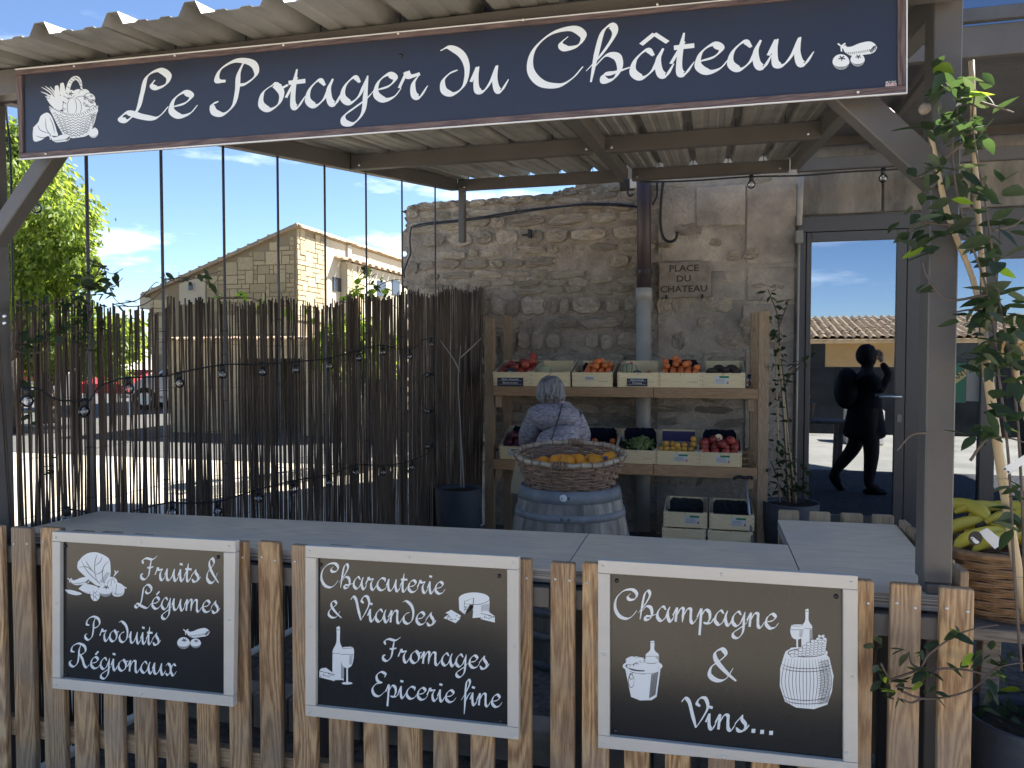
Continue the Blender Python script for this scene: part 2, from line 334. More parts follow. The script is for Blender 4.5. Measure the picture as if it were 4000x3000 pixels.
def glassmat(name, tint, refl, rough=.0, alpha=None):
    m = bpy.data.materials.new(name); m.use_nodes = True; t = m.node_tree; t.nodes.clear()
    o = t.nodes.new('ShaderNodeOutputMaterial'); g = t.nodes.new('ShaderNodeBsdfGlossy'); g.inputs['Roughness'].default_value = rough; g.inputs['Color'].default_value = (*tint, 1)
    tr = t.nodes.new('ShaderNodeBsdfTransparent'); tr.inputs['Color'].default_value = (*(alpha or (.35,.37,.38)), 1)
    fr = t.nodes.new('ShaderNodeFresnel'); fr.inputs['IOR'].default_value = 1.5; ad = t.nodes.new('ShaderNodeMath'); ad.operation = 'ADD'; ad.inputs[1].default_value = refl; ad.use_clamp = True
    ms = t.nodes.new('ShaderNodeMixShader'); t.links.new(fr.outputs[0], ad.inputs[0]); t.links.new(ad.outputs[0], ms.inputs[0]); t.links.new(tr.outputs[0], ms.inputs[1]); t.links.new(g.outputs[0], ms.inputs[2]); t.links.new(ms.outputs[0], o.inputs[0]); return m
M['glass'] = glassmat('solar_glass', (.75,.85,1.), .3)
M['bulb'] = glassmat('clear_bulb_glass', (1,1,1), .03, 0, (.95,.96,.97))
M['room'] = mat('dark_room', (.02,.02,.022), .9)

# ------------------------------------------------------------------ round-hand lettering: pen strokes on a sign face
GL = {
'L': (1.42, [[(1.02,1.62),(.93,1.42),(1.08,1.27),(1.36,1.42),(1.42,1.75),(1.15,2.02),(.78,1.78),(.64,1.1),(.5,.42),(.2,.0),(.0,.12),(.2,.32),(.6,.12),(.98,.0),(1.2,.12),(1.42,.45)]]),
'P': (1.42, [[(.42,1.28),(.16,1.35),(.28,1.78),(.75,2.06),(1.25,1.9),(1.36,1.45),(1.05,1.12),(.78,1.08)],[(.98,1.98),(.82,1.5),(.78,.9),(.66,.3),(.36,-.02),(.08,.08),(.02,.38),(.2,.5)]]),
'R': (1.75, [[(.42,1.28),(.16,1.35),(.28,1.78),(.75,2.06),(1.25,1.9),(1.36,1.45),(1.05,1.12),(.78,1.08)],[(.98,1.98),(.82,1.5),(.78,.9),(.66,.3),(.36,-.02),(.08,.08),(.02,.38),(.2,.5)],[(.9,1.1),(1.1,.7),(1.25,.2),(1.45,.0),(1.7,.3)]]),
'C': (1.5, [[(1.04,1.75),(.86,1.52),(.98,1.32),(1.3,1.4),(1.42,1.74),(1.15,2.03),(.6,1.9),(.16,1.35),(.08,.65),(.35,.12),(.8,-.02),(1.15,.2),(1.42,.6)]]),
'F': (1.2, [[(.18,1.3),(.14,1.6),(.45,1.78),(.95,1.72),(1.35,2.02)],[(.86,1.72),(.76,1.1),(.62,.35),(.32,0),(.04,.1),(.02,.4),(.18,.45)],[(.52,.98),(.8,1.02),(1.02,1.1)]]),
'V': (1.35, [[(.0,1.62),(.2,1.9),(.42,1.65),(.58,.9),(.78,.02)],[(.78,.02),(1.15,.7),(1.42,1.4),(1.3,1.95),(1.0,1.95),(.84,1.62),(1.0,1.42)]]),
'E': (1.12, [[(1.0,1.62),(1.06,1.9),(.75,2.05),(.4,1.75),(.46,1.28),(.82,1.15)],[(.82,1.15),(.35,1.0),(.06,.55),(.2,.08),(.6,0),(1.1,.5)]]),
'&': (1.3, [[(1.25,.02),(.8,.45),(.38,1.0),(.32,1.42),(.62,1.62),(.78,1.35),(.52,1.02),(.15,.68),(.08,.25),(.4,0),(.8,.12),(1.12,.68)]]),
'a': (1.08, [[(.6,.78),(.42,1.0),(.14,.68),(.08,.25),(.3,0),(.56,.22),(.72,.62),(.86,1.0)],[(.84,1.02),(.72,.6),(.76,.15),(.92,0),(1.12,.42)]]),
'c': (.85, [[(.7,.72),(.68,.95),(.42,1.0),(.15,.7),(.1,.28),(.34,0),(.66,.1),(.88,.42)]]),
'd': (1.0, [[(.02,1.72),(.3,1.82),(.68,1.5),(.84,.95),(.74,.3),(.42,0),(.14,.14),(.1,.52),(.3,.8),(.55,.92)]]),
'e': (.85, [[(.14,.42),(.5,.54),(.68,.8),(.48,1.0),(.18,.74),(.1,.28),(.34,0),(.66,.1),(.88,.42)]]),
'f': (.72, [[(.0,.3),(.35,.95),(.66,1.7),(.58,2.0),(.4,1.75),(.32,1.0),(.28,.1),(.22,-.82)],[(.34,.3),(.55,.75),(.72,.98)]]),
'g': (1.0, [[(.6,.78),(.42,1.0),(.14,.68),(.08,.25),(.3,0),(.56,.22),(.72,.62),(.84,1.0)],[(.84,1.02),(.78,.4),(.7,-.4),(.42,-.82),(.14,-.78),(.12,-.5),(.45,-.2),(.8,.1),(1.04,.42)]]),
'h': (1.12, [[(.0,.42),(.4,1.0),(.72,1.68),(.64,2.02),(.42,1.8),(.26,1.0),(.12,0)],[(.22,.55),(.5,.92),(.78,.86),(.86,.45),(.72,.08),(.48,0),(.46,.22),(.72,.28),(1.12,.42)]]),
'i': (.52, [[(-.04,.42),(.16,.98)],[(.2,1.0),(.14,.5),(.18,.1),(.32,0),(.52,.42)],[(.2,1.32),(.24,1.5)]]),
'm': (1.5, [[(-.04,.42),(.2,1.0)],[(.22,1.0),(.17,.5),(.12,0)],[(.16,.35),(.42,.92),(.6,.92),(.58,.5),(.54,0)],[(.58,.35),(.84,.92),(1.06,.92),(1.06,.5),(1.08,.1),(1.24,0),(1.5,.42)]]),
'n': (1.05, [[(-.04,.42),(.2,1.0)],[(.22,1.0),(.17,.5),(.12,0)],[(.16,.35),(.42,.92),(.64,.92),(.64,.5),(.66,.1),(.82,0),(1.05,.42)]]),
'o': (.9, [[(.45,.98),(.16,.7),(.1,.25),(.34,0),(.64,.2),(.72,.62),(.52,.98),(.4,.9)],[(.6,.9),(.72,.82),(.92,.92)]]),
'p': (1.0, [[(-.04,.42),(.2,1.05)],[(.22,1.05),(.18,.3),(.1,-.82)],[(.18,.4),(.44,.94),(.7,.85),(.74,.4),(.56,.05),(.34,.08)],[(.5,.02),(.8,.1),(1.0,.42)]]),
'r': (.82, [[(-.04,.42),(.2,1.05)],[(.18,1.05),(.28,.85),(.6,.92)],[(.6,.92),(.4,.55),(.42,.12),(.6,0),(.84,.42)]]),
's': (.72, [[(-.04,.42),(.4,1.05)],[(.4,1.05),(.36,.75),(.54,.42),(.46,.06),(.2,-.02),(.04,.2)],[(.4,.05),(.56,.12),(.74,.42)]]),
't': (.56, [[(-.04,.42),(.3,1.2)],[(.3,1.52),(.2,.8),(.18,.15),(.32,0),(.56,.42)],[(.04,1.0),(.56,1.02)]]),
'u': (1.1, [[(-.04,.42),(.16,.98)],[(.2,1.0),(.12,.5),(.16,.08),(.36,.04),(.6,.45),(.74,.98)],[(.78,1.0),(.7,.5),(.76,.08),(.9,0),(1.12,.42)]]),
'x': (.95, [[(.0,.78),(.2,1.0),(.4,.8),(.46,.3),(.66,0),(.95,.42)],[(.88,.86),(.7,1.0),(.52,.75),(.38,.25),(.18,0),(.02,.16)]]),
'.': (.42, [[(.1,.04),(.3,.04)]]),
}
GL['é'] = (GL['e'][0], GL['e'][1]+[[(.46,1.2),(.72,1.52)]])
GL['â'] = (GL['a'][0], GL['a'][1]+[[(.28,1.22),(.62,1.58)],[(.62,1.58),(.96,1.22)]])
def letters(S, text, x0, y0, x1, y1, xh, wmax=.25, dot=.2):
    """sign-face map S(px,py,h); the word runs from (x0,y0) to (x1,y1) on its baseline, x-height xh"""
    mb = MB(); adv = sum(GL[c][0] for c in text); last = text[-1]
    dx, dy = (x1-x0)/adv, (y1-y0)/adv; cur = 0; h = 0
    for ch in text:
        for st in GL[ch][1]:
            P_ = [Vector((x, y)) for x, y in [q[:2] for q in crom([(a, b, 0) for a, b in st], 7)]] if len(st) > 2 else [Vector(st[0]), (Vector(st[0])+Vector(st[1]))/2, Vector(st[1])]
            n = len(P_); L_ = []; Rr = []
            acc = ch in 'éâ' and st[0][1] > 1.15
            isdot = (ch == 'i' and len(st) == 2 and st[0][1] > 1.2) or ch == '.'
            for i, p in enumerate(P_):
                d = (P_[min(i+1, n-1)]-P_[max(i-1, 0)]); d.normalize(); an = math.atan2(d.y, d.x)
                wd = .05+(wmax-.05)*abs(math.sin(an-R(48)))**1.5
                e = min(i, n-1-i)/(n*.16); 
                if len(st) > 3: wd *= min(1, .5+e*.5) if ch.isupper() else min(1, .35+e*.65)
                if isdot: wd = .24
                if acc: wd = .13
                nn = Vector((-d.y, d.x)); L_.append(p+nn*wd/2); Rr.append(p-nn*wd/2)
            def mp_(q, hh):
                X = cur+q.x; return S(x0+dx*X, y0+dy*X-q.y*xh, hh)
            vs = []; 
            for i in range(n): vs += [mp_(L_[i], h+i*3e-6), mp_(Rr[i], h+i*3e-6)]
            mb.add(vs, [(2*i, 2*i+1, 2*i+3, 2*i+2) for i in range(n-1)]); h += n*3e-6+5e-6
            if h > 5e-4: h = 0
        cur += GL[ch][0]
    return mb
class Art:
    """line art printed on a sign face: pale shapes with dark hatching, in thin layers"""
    def __init__(s, S): s.S = S; s.a = MB(); s.b = MB(); s.h = 0
    def fill(s, pts, dark=False):
        s.h += 8e-6; n = len(pts); c = (sum(p[0] for p in pts)/n, sum(p[1] for p in pts)/n)
        vs = [s.S(*c, s.h)]+[s.S(p[0], p[1], s.h) for p in pts]
        (s.b if dark else s.a).add(vs, [(0, i+1, (i+1) % n+1) for i in range(n)]); return s
    def sm(s, pts, dark=False): 
        q = crom([(x, y, 0) for x, y in list(pts)+[pts[0]]], 5)[:-1]; return s.fill([(p[0], p[1]) for p in q], dark)
    def el(s, x, y, a, b, rot=0, dark=False, n=22):
        c, d = math.cos(R(rot)), math.sin(R(rot))
        return s.fill([(x+a*math.cos(t)*c-b*math.sin(t)*d, y+a*math.cos(t)*d+b*math.sin(t)*c) for t in [2*math.pi*i/n for i in range(n)]], dark)
    def line(s, pts, w_=1.6, dark=True, smooth=True):
        s.h += 4e-6; w_ *= 1.3; q = [(p[0], p[1]) for p in crom([(x, y, 0) for x, y in pts], 5)] if smooth and len(pts) > 2 else pts
        vs = []; n = len(q)
        for i in range(n):
            a, b = q[max(i-1, 0)], q[min(i+1, n-1)]; d = Vector((b[0]-a[0], b[1]-a[1])); 
            if d.length < 1e-6: d = Vector((1, 0))
            d.normalize(); k = w_/2*(1 if n < 3 else min(1, .35+1.3*min(i, n-1-i)/n*2))
            vs += [s.S(q[i][0]-d.y*k, q[i][1]+d.x*k, s.h), s.S(q[i][0]+d.y*k, q[i][1]-d.x*k, s.h)]
        (s.b if dark else s.a).add(vs, [(2*i, 2*i+1, 2*i+3, 2*i+2) for i in range(n-1)]); return s
    def ring(s, x, y, a, b, w_=1.6, t0=0, t1=360, rot=0, dark=True):
        c, d = math.cos(R(rot)), math.sin(R(rot))
        return s.line([(x+a*math.cos(t)*c-b*math.sin(t)*d, y+a*math.cos(t)*d+b*math.sin(t)*c) for t in [R(t0+(t1-t0)*i/18) for i in range(19)]], w_, dark, False)
    def hatch(s, x, y, a, b, t0, t1, n, ln=.3, w_=1.6, rot=0):
        c, d = math.cos(R(rot)), math.sin(R(rot))
        for i in range(n):
            t = R(t0+(t1-t0)*i/(n-1)); k0, k1 = 1.0, 1-ln*math.sin(math.pi*(i+.5)/n)
            s.line([(x+a*k*math.cos(t)*c-b*k*math.sin(t)*d, y+a*k*math.cos(t)*d+b*k*math.sin(t)*c) for k in (k0, k1)], w_)
        return s
    def eggplant(s, x, y, k):
        s.sm([(x-62*k,y-10*k),(x-30*k,y-8*k),(x+12*k,y-24*k),(x+55*k,y-30*k),(x+82*k,y-8*k),(x+66*k,y+18*k),(x+25*k,y+26*k),(x-25*k,y+30*k),(x-55*k,y+14*k)])
        for i in range(16): t = i/15; s.line([(x+(-50+130*t)*k, y+(26-6*t-14*t*t)*k), (x+(-46+120*t)*k, y+(16-8*t-12*t*t)*k)], 1.7*k+.5)
        for i in range(9): s.line([(x+(83-i*2.6)*k, y+(-14+i*4)*k), (x+(66-i*2)*k, y+(-8+i*2.2)*k)], 1.5*k+.4)
        s.line([(x-84*k,y-22*k),(x-72*k,y-12*k)], 5*k, False)
        for a in (-35, 0, 40, 85): s.line([(x-70*k,y-10*k),(x-70*k+22*k*math.cos(R(a)),y-10*k+22*k*math.sin(R(a)))], 5*k, False)
        return s
    def tomato(s, x, y, r):
        s.el(x, y, r, r*.92); s.hatch(x, y, r, r*.92, 10, 165, 17, .38, r*.05+.6)
        for a in range(0, 360, 72): s.line([(x+.1*r,y-.45*r),(x+.1*r+.42*r*math.cos(R(a+20)),y-.45*r+.3*r*math.sin(R(a+20)))], r*.11)
        return s
    def bottle(s, x, y0, y1, wd, bury=False):
        h = y1-y0; a = wd/2
        s.sm([(x-a*.3,y0),(x+a*.3,y0),(x+a*.32,y0+.28*h),(x+a*.9,y0+.42*h),(x+a,y0+.5*h),(x+a,y1-4),(x+a*.7,y1),(x-a*.7,y1),(x-a,y1-4),(x-a,y0+.5*h),(x-a*.9,y0+.42*h),(x-a*.32,y0+.28*h)])
        s.line([(x-a*.32,y0+.05*h),(x+a*.32,y0+.05*h)], 1.4); s.line([(x-a,y0+.5*h),(x+a,y0+.5*h)], 1.2)
        for i in range(5): s.line([(x+a*(.55+.1*i),y0+.52*h),(x+a*(.55+.1*i),y1-5)], 1.0)
        return s
    def glass(s, x, y0, wd, h):
        a = wd/2; s.sm([(x-a*.82,y0),(x+a*.82,y0),(x+a,y0+.25*h),(x+a*.7,y0+.5*h),(x,y0+.58*h),(x-a*.7,y0+.5*h),(x-a,y0+.25*h)])
        s.line([(x,y0+.55*h),(x,y0+h)], 5, False); s.el(x, y0+h, a*.8, a*.2); s.line([(x-a*.95,y0+.2*h),(x+a*.95,y0+.2*h)], 1.4); s.ring(x, y0+2, a*.8, a*.14, 1.2)
        for i in range(4): s.line([(x+a*(.4+.14*i),y0+.22*h),(x+a*(.35+.1*i),y0+.48*h)], 1.0)
        return s
    def cheese(s, x, y, k):
        s.fill([(x-50*k,y-18*k),(x-38*k,y-34*k),(x-8*k,y-38*k),(x+48*k,y+2*k),(x+48*k,y+46*k),(x-50*k,y+22*k)])
        s.line([(x-50*k,y-18*k),(x+48*k,y+6*k)], 1.6, smooth=False); rr = random.Random(3)
        for _ in range(12): s.ring(x+rr.uniform(-42, 40)*k, y+rr.uniform(-4, 22)*k, 3.2*k, 2.6*k, 1.1)
        return s
    def build(s, parent):
        part('drawing', s.a, M['print'], parent)
        if s.b.v: part('drawing_hatching', s.b, M['print_dark'], parent)

def sign_face(Y):
    return lambda px, py, h=0: onY(px, py, Y-.00025-h)
def quad_slab(S, q, Y, d, ):
    """box from a 4-corner outline (px) on plane Y going back by d"""
    mb = MB(); f = [onY(x, y, Y) for x, y in q]; b = [p+Vector((0, d, 0)) for p in f]
    mb.add(f+b, [(0,3,2,1),(4,5,6,7),(0,1,5,4),(1,2,6,5),(2,3,7,6),(3,0,4,7)]); return mb
def framed_sign(name, outer, inner, Yf, Yb, mf, mf2, mboard, label, cat, screws, pins, loc):
    t = thing(name, loc, label, cat)
    (a, b, c, d), (e, f, g, h) = outer, inner
    part('board', quad_slab(None, [(e[0]-14,e[1]-14),(f[0]+14,f[1]-14),(g[0]+14,g[1]+14),(h[0]-14,h[1]+14)], Yb, .004), mboard, t)
    def lerp(p, q, s_): return (p[0]+(q[0]-p[0])*s_, p[1]+(q[1]-p[1])*s_)
    # top and bottom rails run through, uprights butt between them
    lx = e[0]-a[0]; rx = b[0]-f[0]
    top = [a, b, (b[0], f[1]+(b[0]-f[0])*(f[1]-e[1])/(f[0]-e[0])), (a[0], e[1]-(e[0]-a[0])*(f[1]-e[1])/(f[0]-e[0]))]
    bot = [(d[0], h[1]-(h[0]-d[0])*(g[1]-h[1])/(g[0]-h[0])), (c[0], g[1]+(c[0]-g[0])*(g[1]-h[1])/(g[0]-h[0])), c, d]
    lef = [(top[3][0], top[3][1]+1.5), (e[0], e[1]+1.5), (h[0], h[1]-1.5), (bot[0][0], bot[0][1]-1.5)]
    rig = [(f[0], f[1]+1.5), (top[2][0], top[2][1]+1.5), (bot[1][0], bot[1][1]-1.5), (g[0], g[1]-1.5)]
    for q, m_ in ((top, mf), (bot, mf), (lef, mf2), (rig, mf2)): part('frame_strip', quad_slab(None, q, Yf, .022), m_, t, bevel=.0012)
    s0 = None
    for (x, y) in screws:
        mb = MB(); mb.lathe([(0,-.003),(.0032,-.0025),(.0036,0)], (0,0,0), 8, M=Matrix.Rotation(R(90), 4, 'X').inverted() if 0 else Matrix.Rotation(R(-90), 4, 'X'))
        p = onY(x, y, Yf-.0003); lnk('screw', s0 or mb.mesh('screw', M['screw'], True), t, loc=p-wloc(t)); 
    for (x, y) in pins:
        mb = MB(); mb.ell((0,0,0), (.006,.004,.006), 10, 6); lnk('board_pin', mb.mesh('board_pin', M['black_board'], True), t, loc=onY(x, y, Yb-.001)-wloc(t))
    return t
def word(t, S, *a, **k): part('lettering', letters(S, *a, **k), M['print'], t)

# top sign
outer = [(60,273),(3545,-68),(3541,360),(75,620)]; inner = [(84,290),(3508,-44),(3508,335),(88,597)]
pA = onY(1800, 400, 1.99)
top = framed_sign('shop_sign', outer, inner, 1.985, 1.992, M['sign_wood'], M['sign_woodz'], M['navy'],
    'long navy shop sign lettered Le Potager du Château along the roof edge', 'shop sign',
    [(290,259),(683,217),(1107,176),(1555,131),(2043,78),(2568,18),(179,601),(3352,360)], [(1565,217)], Vector((pA.x, 1.99, pA.z)))
mbw = MB(); 
for q in ([(56,269),(3549,-72),(3549,-69),(60,273)], [(75,620),(3541,360),(3545,364),(71,625)], [(3541,-66),(3546,-67),(3545,364),(3541,360)]):
    f_ = [onY(x, y, 1.983) for x, y in q]; b_ = [p+Vector((0,.006,0)) for p in f_]; mbw.add(f_+b_, [(0,3,2,1),(4,5,6,7),(0,1,5,4),(1,2,6,5),(2,3,7,6),(3,0,4,7)])
part('edge_trim', mbw, M['white_edge'], top)
S = sign_face(1.992)
word(top, S, 'Le', 472, 472, 768, 449, 92); word(top, S, 'Potager', 828, 447, 1668, 376, 98); word(top, S, 'du', 1718, 370, 1984, 352, 100); word(top, S, 'Château', 2060, 342, 3176, 246, 106)
A = Art(S)   # basket of vegetables at the left end
for q in ([(222,400),(196,362),(162,340)], [(226,398),(205,360),(176,336)], [(230,398),(214,362),(196,338)], [(218,402),(190,372),(160,358)]): A.line(q, 3.4, False)
for x, y, r in ((222,360,18),(243,350,18)): A.sm([(x-8,y-24),(x+6,y-24),(x+12,y+20),(x-8,y+20)])
A.sm([(176,376),(200,372),(236,398),(228,424),(200,412)]); A.ring(188, 380, 8, 5, 1.6)
for x, y, r in ((306,372,26),(330,368,22),(348,386,24),(352,412,24),(338,436,22),(318,404,30),(365,430,18)): A.el(x, y, r, r*.95); A.ring(x, y, r, r*.95, 1.5, 180, 360)
for i in range(26): A.ring(346+random.uniform(-18, 32), 410+random.uniform(-40, 34), 4, 3.4, 1.2)
A.el(276, 368, 18, 17); A.hatch(276, 368, 18, 17, 0, 170, 10, .35, 1.3)
for a in range(0, 360, 72): A.line([(276,366),(276+11*math.cos(R(a)),366+9*math.sin(R(a)))], 2.6)
A.el(240, 386, 14, 12); A.el(228, 412, 22, 20); A.el(284, 418, 42, 34)
for k in (-28,-12,6,24): A.ring(284+k*.5, 418, abs(k)*.6+8, 33, 1.5, 90 if k < 0 else -90, 270 if k < 0 else 90)
A.line([(284,392),(282,404)], 7, False); A.el(328, 440, 14, 10)
for s_, d_ in ((16, False),): 
    A.line([(250,440),(258,380),(274,322),(296,304),(312,318),(320,350)], 12, False)
    for i in range(16):
        t_ = i/15; q = crom([(250,440,0),(258,380,0),(274,322,0),(296,304,0),(312,318,0),(320,350,0)], 8); p = q[int(t_*(len(q)-1))]; A.line([(p[0]-5,p[1]-3),(p[0]+5,p[1]+4)], 1.5)
A.fill([(192,424),(230,446),(290,454),(345,444),(383,420),(372,470),(355,522),(330,534),(285,540),(250,534),(225,490)])
A.line([(192,416),(230,440),(290,450),(345,440),(384,414)], 13, False)
for i in range(24): t_ = i/23; x = 194+188*t_; y = 416+33*math.sin(math.pi*t_); A.line([(x-3,y-5),(x+4,y+5)], 1.5)
for r_ in range(8):
    for c_ in range(15):
        t_ = (c_+.5)/15; x = 205+r_*5+(168-r_*9)*t_; y = 446+r_*10+20*math.sin(math.pi*t_)-6; k = 3.5 if c_ % 2 else -3.5; A.line([(x-6,y-k),(x+6,y+k)], 1.3)
for i in range(12): A.line([(352+i*1.2,450+i*4),(376-i*1.5,446+i*5)], 1.3)
A.sm([(130,498),(150,476),(160,452),(186,440),(204,460),(216,500),(226,530),(190,530),(160,548),(134,552),(128,528)])
A.sm([(170,478),(190,446),(208,470),(222,520),(196,516)])
for q in ([(208,540),(182,505),(178,462)], [(196,522),(160,510),(146,488)], [(200,530),(166,538),(140,530)], [(214,520),(206,486),(194,458)]): A.line(q, 1.8)
A.eggplant(232, 540, .52); A.el(365, 518, 19, 21); A.hatch(365, 518, 19, 21, 0, 150, 10, .3, 1.2); A.line([(360,502),(368,498)], 3)
A.eggplant(3350, 190, .92); A.tomato(3285, 242, 33); A.tomato(3350, 234, 28); A.build(top)
st = MB(); f_ = [onY(x, y, 1.9905) for x, y in ((3460,318),(3502,314),(3502,335),(3459,338))]; st.add(f_, [(0,3,2,1)]); part('maker_sticker', st, M['white_edge'], top)
def caption(parent, txt, p, size, mt, rz=0, rx=90, ry=0, name='lettering', sx=1., bold=0):
    cu = bpy.data.curves.new('t', 'FONT'); cu.body = txt; cu.size = size; cu.align_x = 'CENTER'; cu.align_y = 'CENTER'; cu.fill_mode = 'FRONT'; cu.resolution_u = 2; cu.offset = bold; cu.space_line = .95
    o = bpy.data.objects.new('t', cu); COL.objects.link(o); bpy.context.view_layer.update()
    me = bpy.data.meshes.new_from_object(o.evaluated_get(bpy.context.evaluated_depsgraph_get())); bpy.data.objects.remove(o)
    me.materials.clear(); me.materials.append(mt)
    return lnk(name, me, parent, loc=Vector(p)-wloc(parent), rot=(R(rx), R(ry), rz), scale=(sx, 1, 1))
caption(top, 'CAROL', onY(3481, 321, 1.9895), .0085, M['cable'], ry=0, sx=1.05, bold=.0002); caption(top, "IMPUB", onY(3481, 331, 1.9895), .0075, M['red_print'], sx=1.05)

# three framed boards on the picket fence
def pos(o, Y): p = onY(sum(q[0] for q in o)/4, max(q[1] for q in o), Y); return Vector((p.x, Y, p.z))
o1 = [(203,2077),(919,2113),(911,2762),(204,2689)]; i1 = [(234,2116),(873,2156),(873,2717),(234,2651)]
b1 = framed_sign('framed_board', o1, i1, 1.992, 2.006, M['frame'], M['frame'], M['black_board'],
    'black framed board reading Fruits & Légumes, Produits Régionaux, on the pickets', 'sign board',
    [(218,2097),(552,2115),(893,2133),(894,2422),(894,2746),(552,2710),(219,2674),(216,2357)], [(256,2134),(851,2176),(258,2636)], pos(o1, 2.0))
S = sign_face(2.006)
word(b1, S, 'Fruits', 551, 2262, 782, 2272, 46); word(b1, S, '&', 806, 2275, 856, 2278, 58); word(b1, S, 'Légumes', 528, 2372, 858, 2394, 45)
word(b1, S, 'Produits', 332, 2497, 626, 2519, 44); word(b1, S, 'Régionaux', 272, 2601, 690, 2640, 44)
A = Art(S); A.eggplant(308, 2270, .52); A.sm([(304,2195),(330,2168),(362,2157),(392,2162),(425,2182),(432,2216),(430,2250),(412,2282),(380,2288),(345,2262),(320,2240),(303,2220)])
for q in ([(378,2270),(370,2230),(372,2190),(380,2165)], [(370,2240),(350,2215),(335,2190)], [(372,2210),(390,2195),(400,2175)], [(372,2245),(395,2235),(408,2210)], [(318,2190),(340,2230),(378,2268),(395,2285)], [(425,2190),(405,2215),(400,2250),(408,2280)], [(310,2215),(340,2215),(360,2232)]): A.line(q, 2)
for i in range(10): A.line([(428-i*2,2240+i*4),(416-i*3,2236+i*4)], 1.4)
A.sm([(252,2303),(280,2305),(320,2318),(300,2325),(268,2318)]); A.sm([(306,2300),(330,2282),(370,2288),(388,2300),(380,2318),(340,2318)]); A.hatch(348, 2302, 38, 16, 0, 170, 9, .4, 1.3)
A.el(435, 2275, 24, 22); A.line([(444,2252),(452,2238),(448,2228)], 4, False); A.line([(450,2244),(462,2230)], 3.5, False)
for k in (-10,0,10): A.line([(440,2256),(435+k*1.4,2276),(432+k,2294)], 1.3)
A.sm([(440,2284),(460,2276),(484,2290),(484,2318),(466,2330),(440,2324)]); A.line([(484,2292),(494,2298)], 3.5, False); A.hatch(462, 2304, 24, 24, 20, 160, 10, .4, 1.3); A.line([(455,2282),(452,2322)], 1.3)
A.tomato(412, 2306, 27); A.el(372, 2325, 18, 23); A.ring(370, 2324, 5, 9, 1.6); 
for a in range(0, 360, 60): A.line([(370+6*math.cos(R(a)),2324+10*math.sin(R(a))),(372+17*math.cos(R(a)),2325+21*math.sin(R(a)))], 1.2)
A.eggplant(768, 2472, .62); A.tomato(717, 2512, 25); A.tomato(764, 2513, 21); A.build(b1)

o2 = [(1192,2131),(2026,2176),(2026,2891),(1192,2796)]; i2 = [(1234,2179),(1981,2223),(1982,2839),(1232,2759)]
b2 = framed_sign('framed_board', o2, i2, 1.992, 2.006, M['frame'], M['frame'], M['black_board'],
    'black framed board reading Charcuterie & Viandes, Fromages, Epicerie fine, with a cheese drawing', 'sign board',
    [(1208,2153),(1598,2176),(2004,2198),(2007,2527),(2005,2872),(1591,2823),(1208,2780),(1208,2450)], [(1253,2206),(1950,2250),(1957,2818)], pos(o2, 2.0))
word(b2, S, 'Charcuterie', 1252, 2291, 1738, 2320, 46); word(b2, S, '&', 1281, 2411, 1336, 2415, 40); word(b2, S, 'Viandes', 1370, 2421, 1702, 2443, 48)
word(b2, S, 'Fromages', 1496, 2580, 1910, 2613, 48); word(b2, S, 'Epicerie', 1452, 2716, 1780, 2744, 46); word(b2, S, 'fine', 1802, 2749, 1960, 2763, 48)
A = Art(S); A.bottle(1321, 2450, 2656, 44); A.glass(1356, 2528, 52, 141); A.cheese(1278, 2632, .62)
A.el(1852, 2338, 60, 24); A.fill([(1792,2338),(1912,2338),(1912,2395),(1880,2412),(1845,2414),(1845,2360),(1848,2336),(1815,2400),(1794,2382)]); A.el(1852, 2338, 60, 24); A.line([(1850,2336),(1845,2414)], 2.2); A.line([(1850,2336),(1814,2350),(1813,2400)], 1.8, smooth=False)
A.ring(1852, 2338, 60, 24, 1.6, 0, 130)
for i in range(8): A.line([(1880+i*4,2365-i),(1884+i*4,2404-i*2)], 1.2)
for i in range(14): A.ring(1818+random.uniform(0, 26), 2352+random.uniform(0, 42), 3, 2.5, 1.1)
A.cheese(1906, 2406, .56); A.fill([(1740,2394),(1762,2382),(1800,2404),(1798,2412),(1780,2410)]); A.fill([(1733,2414),(1756,2396),(1798,2416),(1780,2434)])
for i in range(10): A.ring(1766+random.uniform(-20, 20), 2412+random.uniform(-10, 10), 3, 2, 1.1)
A.build(b2)

o3 = [(2336,2188),(3351,2250),(3351,3006),(2336,2922)]; i3 = [(2382,2241),(3294,2300),(3295,2976),(2381,2877)]
o3[2] = (3351, 3015)
b3 = framed_sign('framed_board', o3, i3, 1.992, 2.006, M['frame'], M['frame'], M['black_board'],
    'black framed board reading Champagne & Vins with barrel and ice bucket drawings', 'sign board',
    [(2356,2211),(2820,2243),(3327,2275),(3329,2645),(3310,2941),(2824,2957),(2354,2907),(2358,2555)], [(2409,2268),(3266,2330),(2403,2855)], pos(o3, 2.0))
word(b3, S, 'Champagne', 2398, 2412, 3040, 2456, 56); word(b3, S, '&', 2766, 2656, 2880, 2662, 76); word(b3, S, 'Vins', 2662, 2840, 2925, 2857, 60)
A = Art(S)
for x, y in ((2943,2855),(2977,2859),(3012,2863)): A.fill([(x-7,y-8),(x+8,y-8),(x+7,y+8),(x-8,y+8)])
A.el(2510, 2602, 78, 26); A.ring(2510, 2602, 64, 18, 5); A.el(2512, 2596, 62, 22)
for i in range(22): x = 2456+random.uniform(0, 80); A.el(x, 2590+random.uniform(-18, 14), 12, 9); A.ring(x, 2590+random.uniform(-18, 14), 10, 8, 1.2, 150, 330)
A.bottle(2548, 2505, 2622, 52); A.sm([(2518,2590),(2530,2570),(2570,2576),(2566,2624),(2520,2624)]); A.ring(2544, 2584, 24, 8, 1.6, 10, 170)
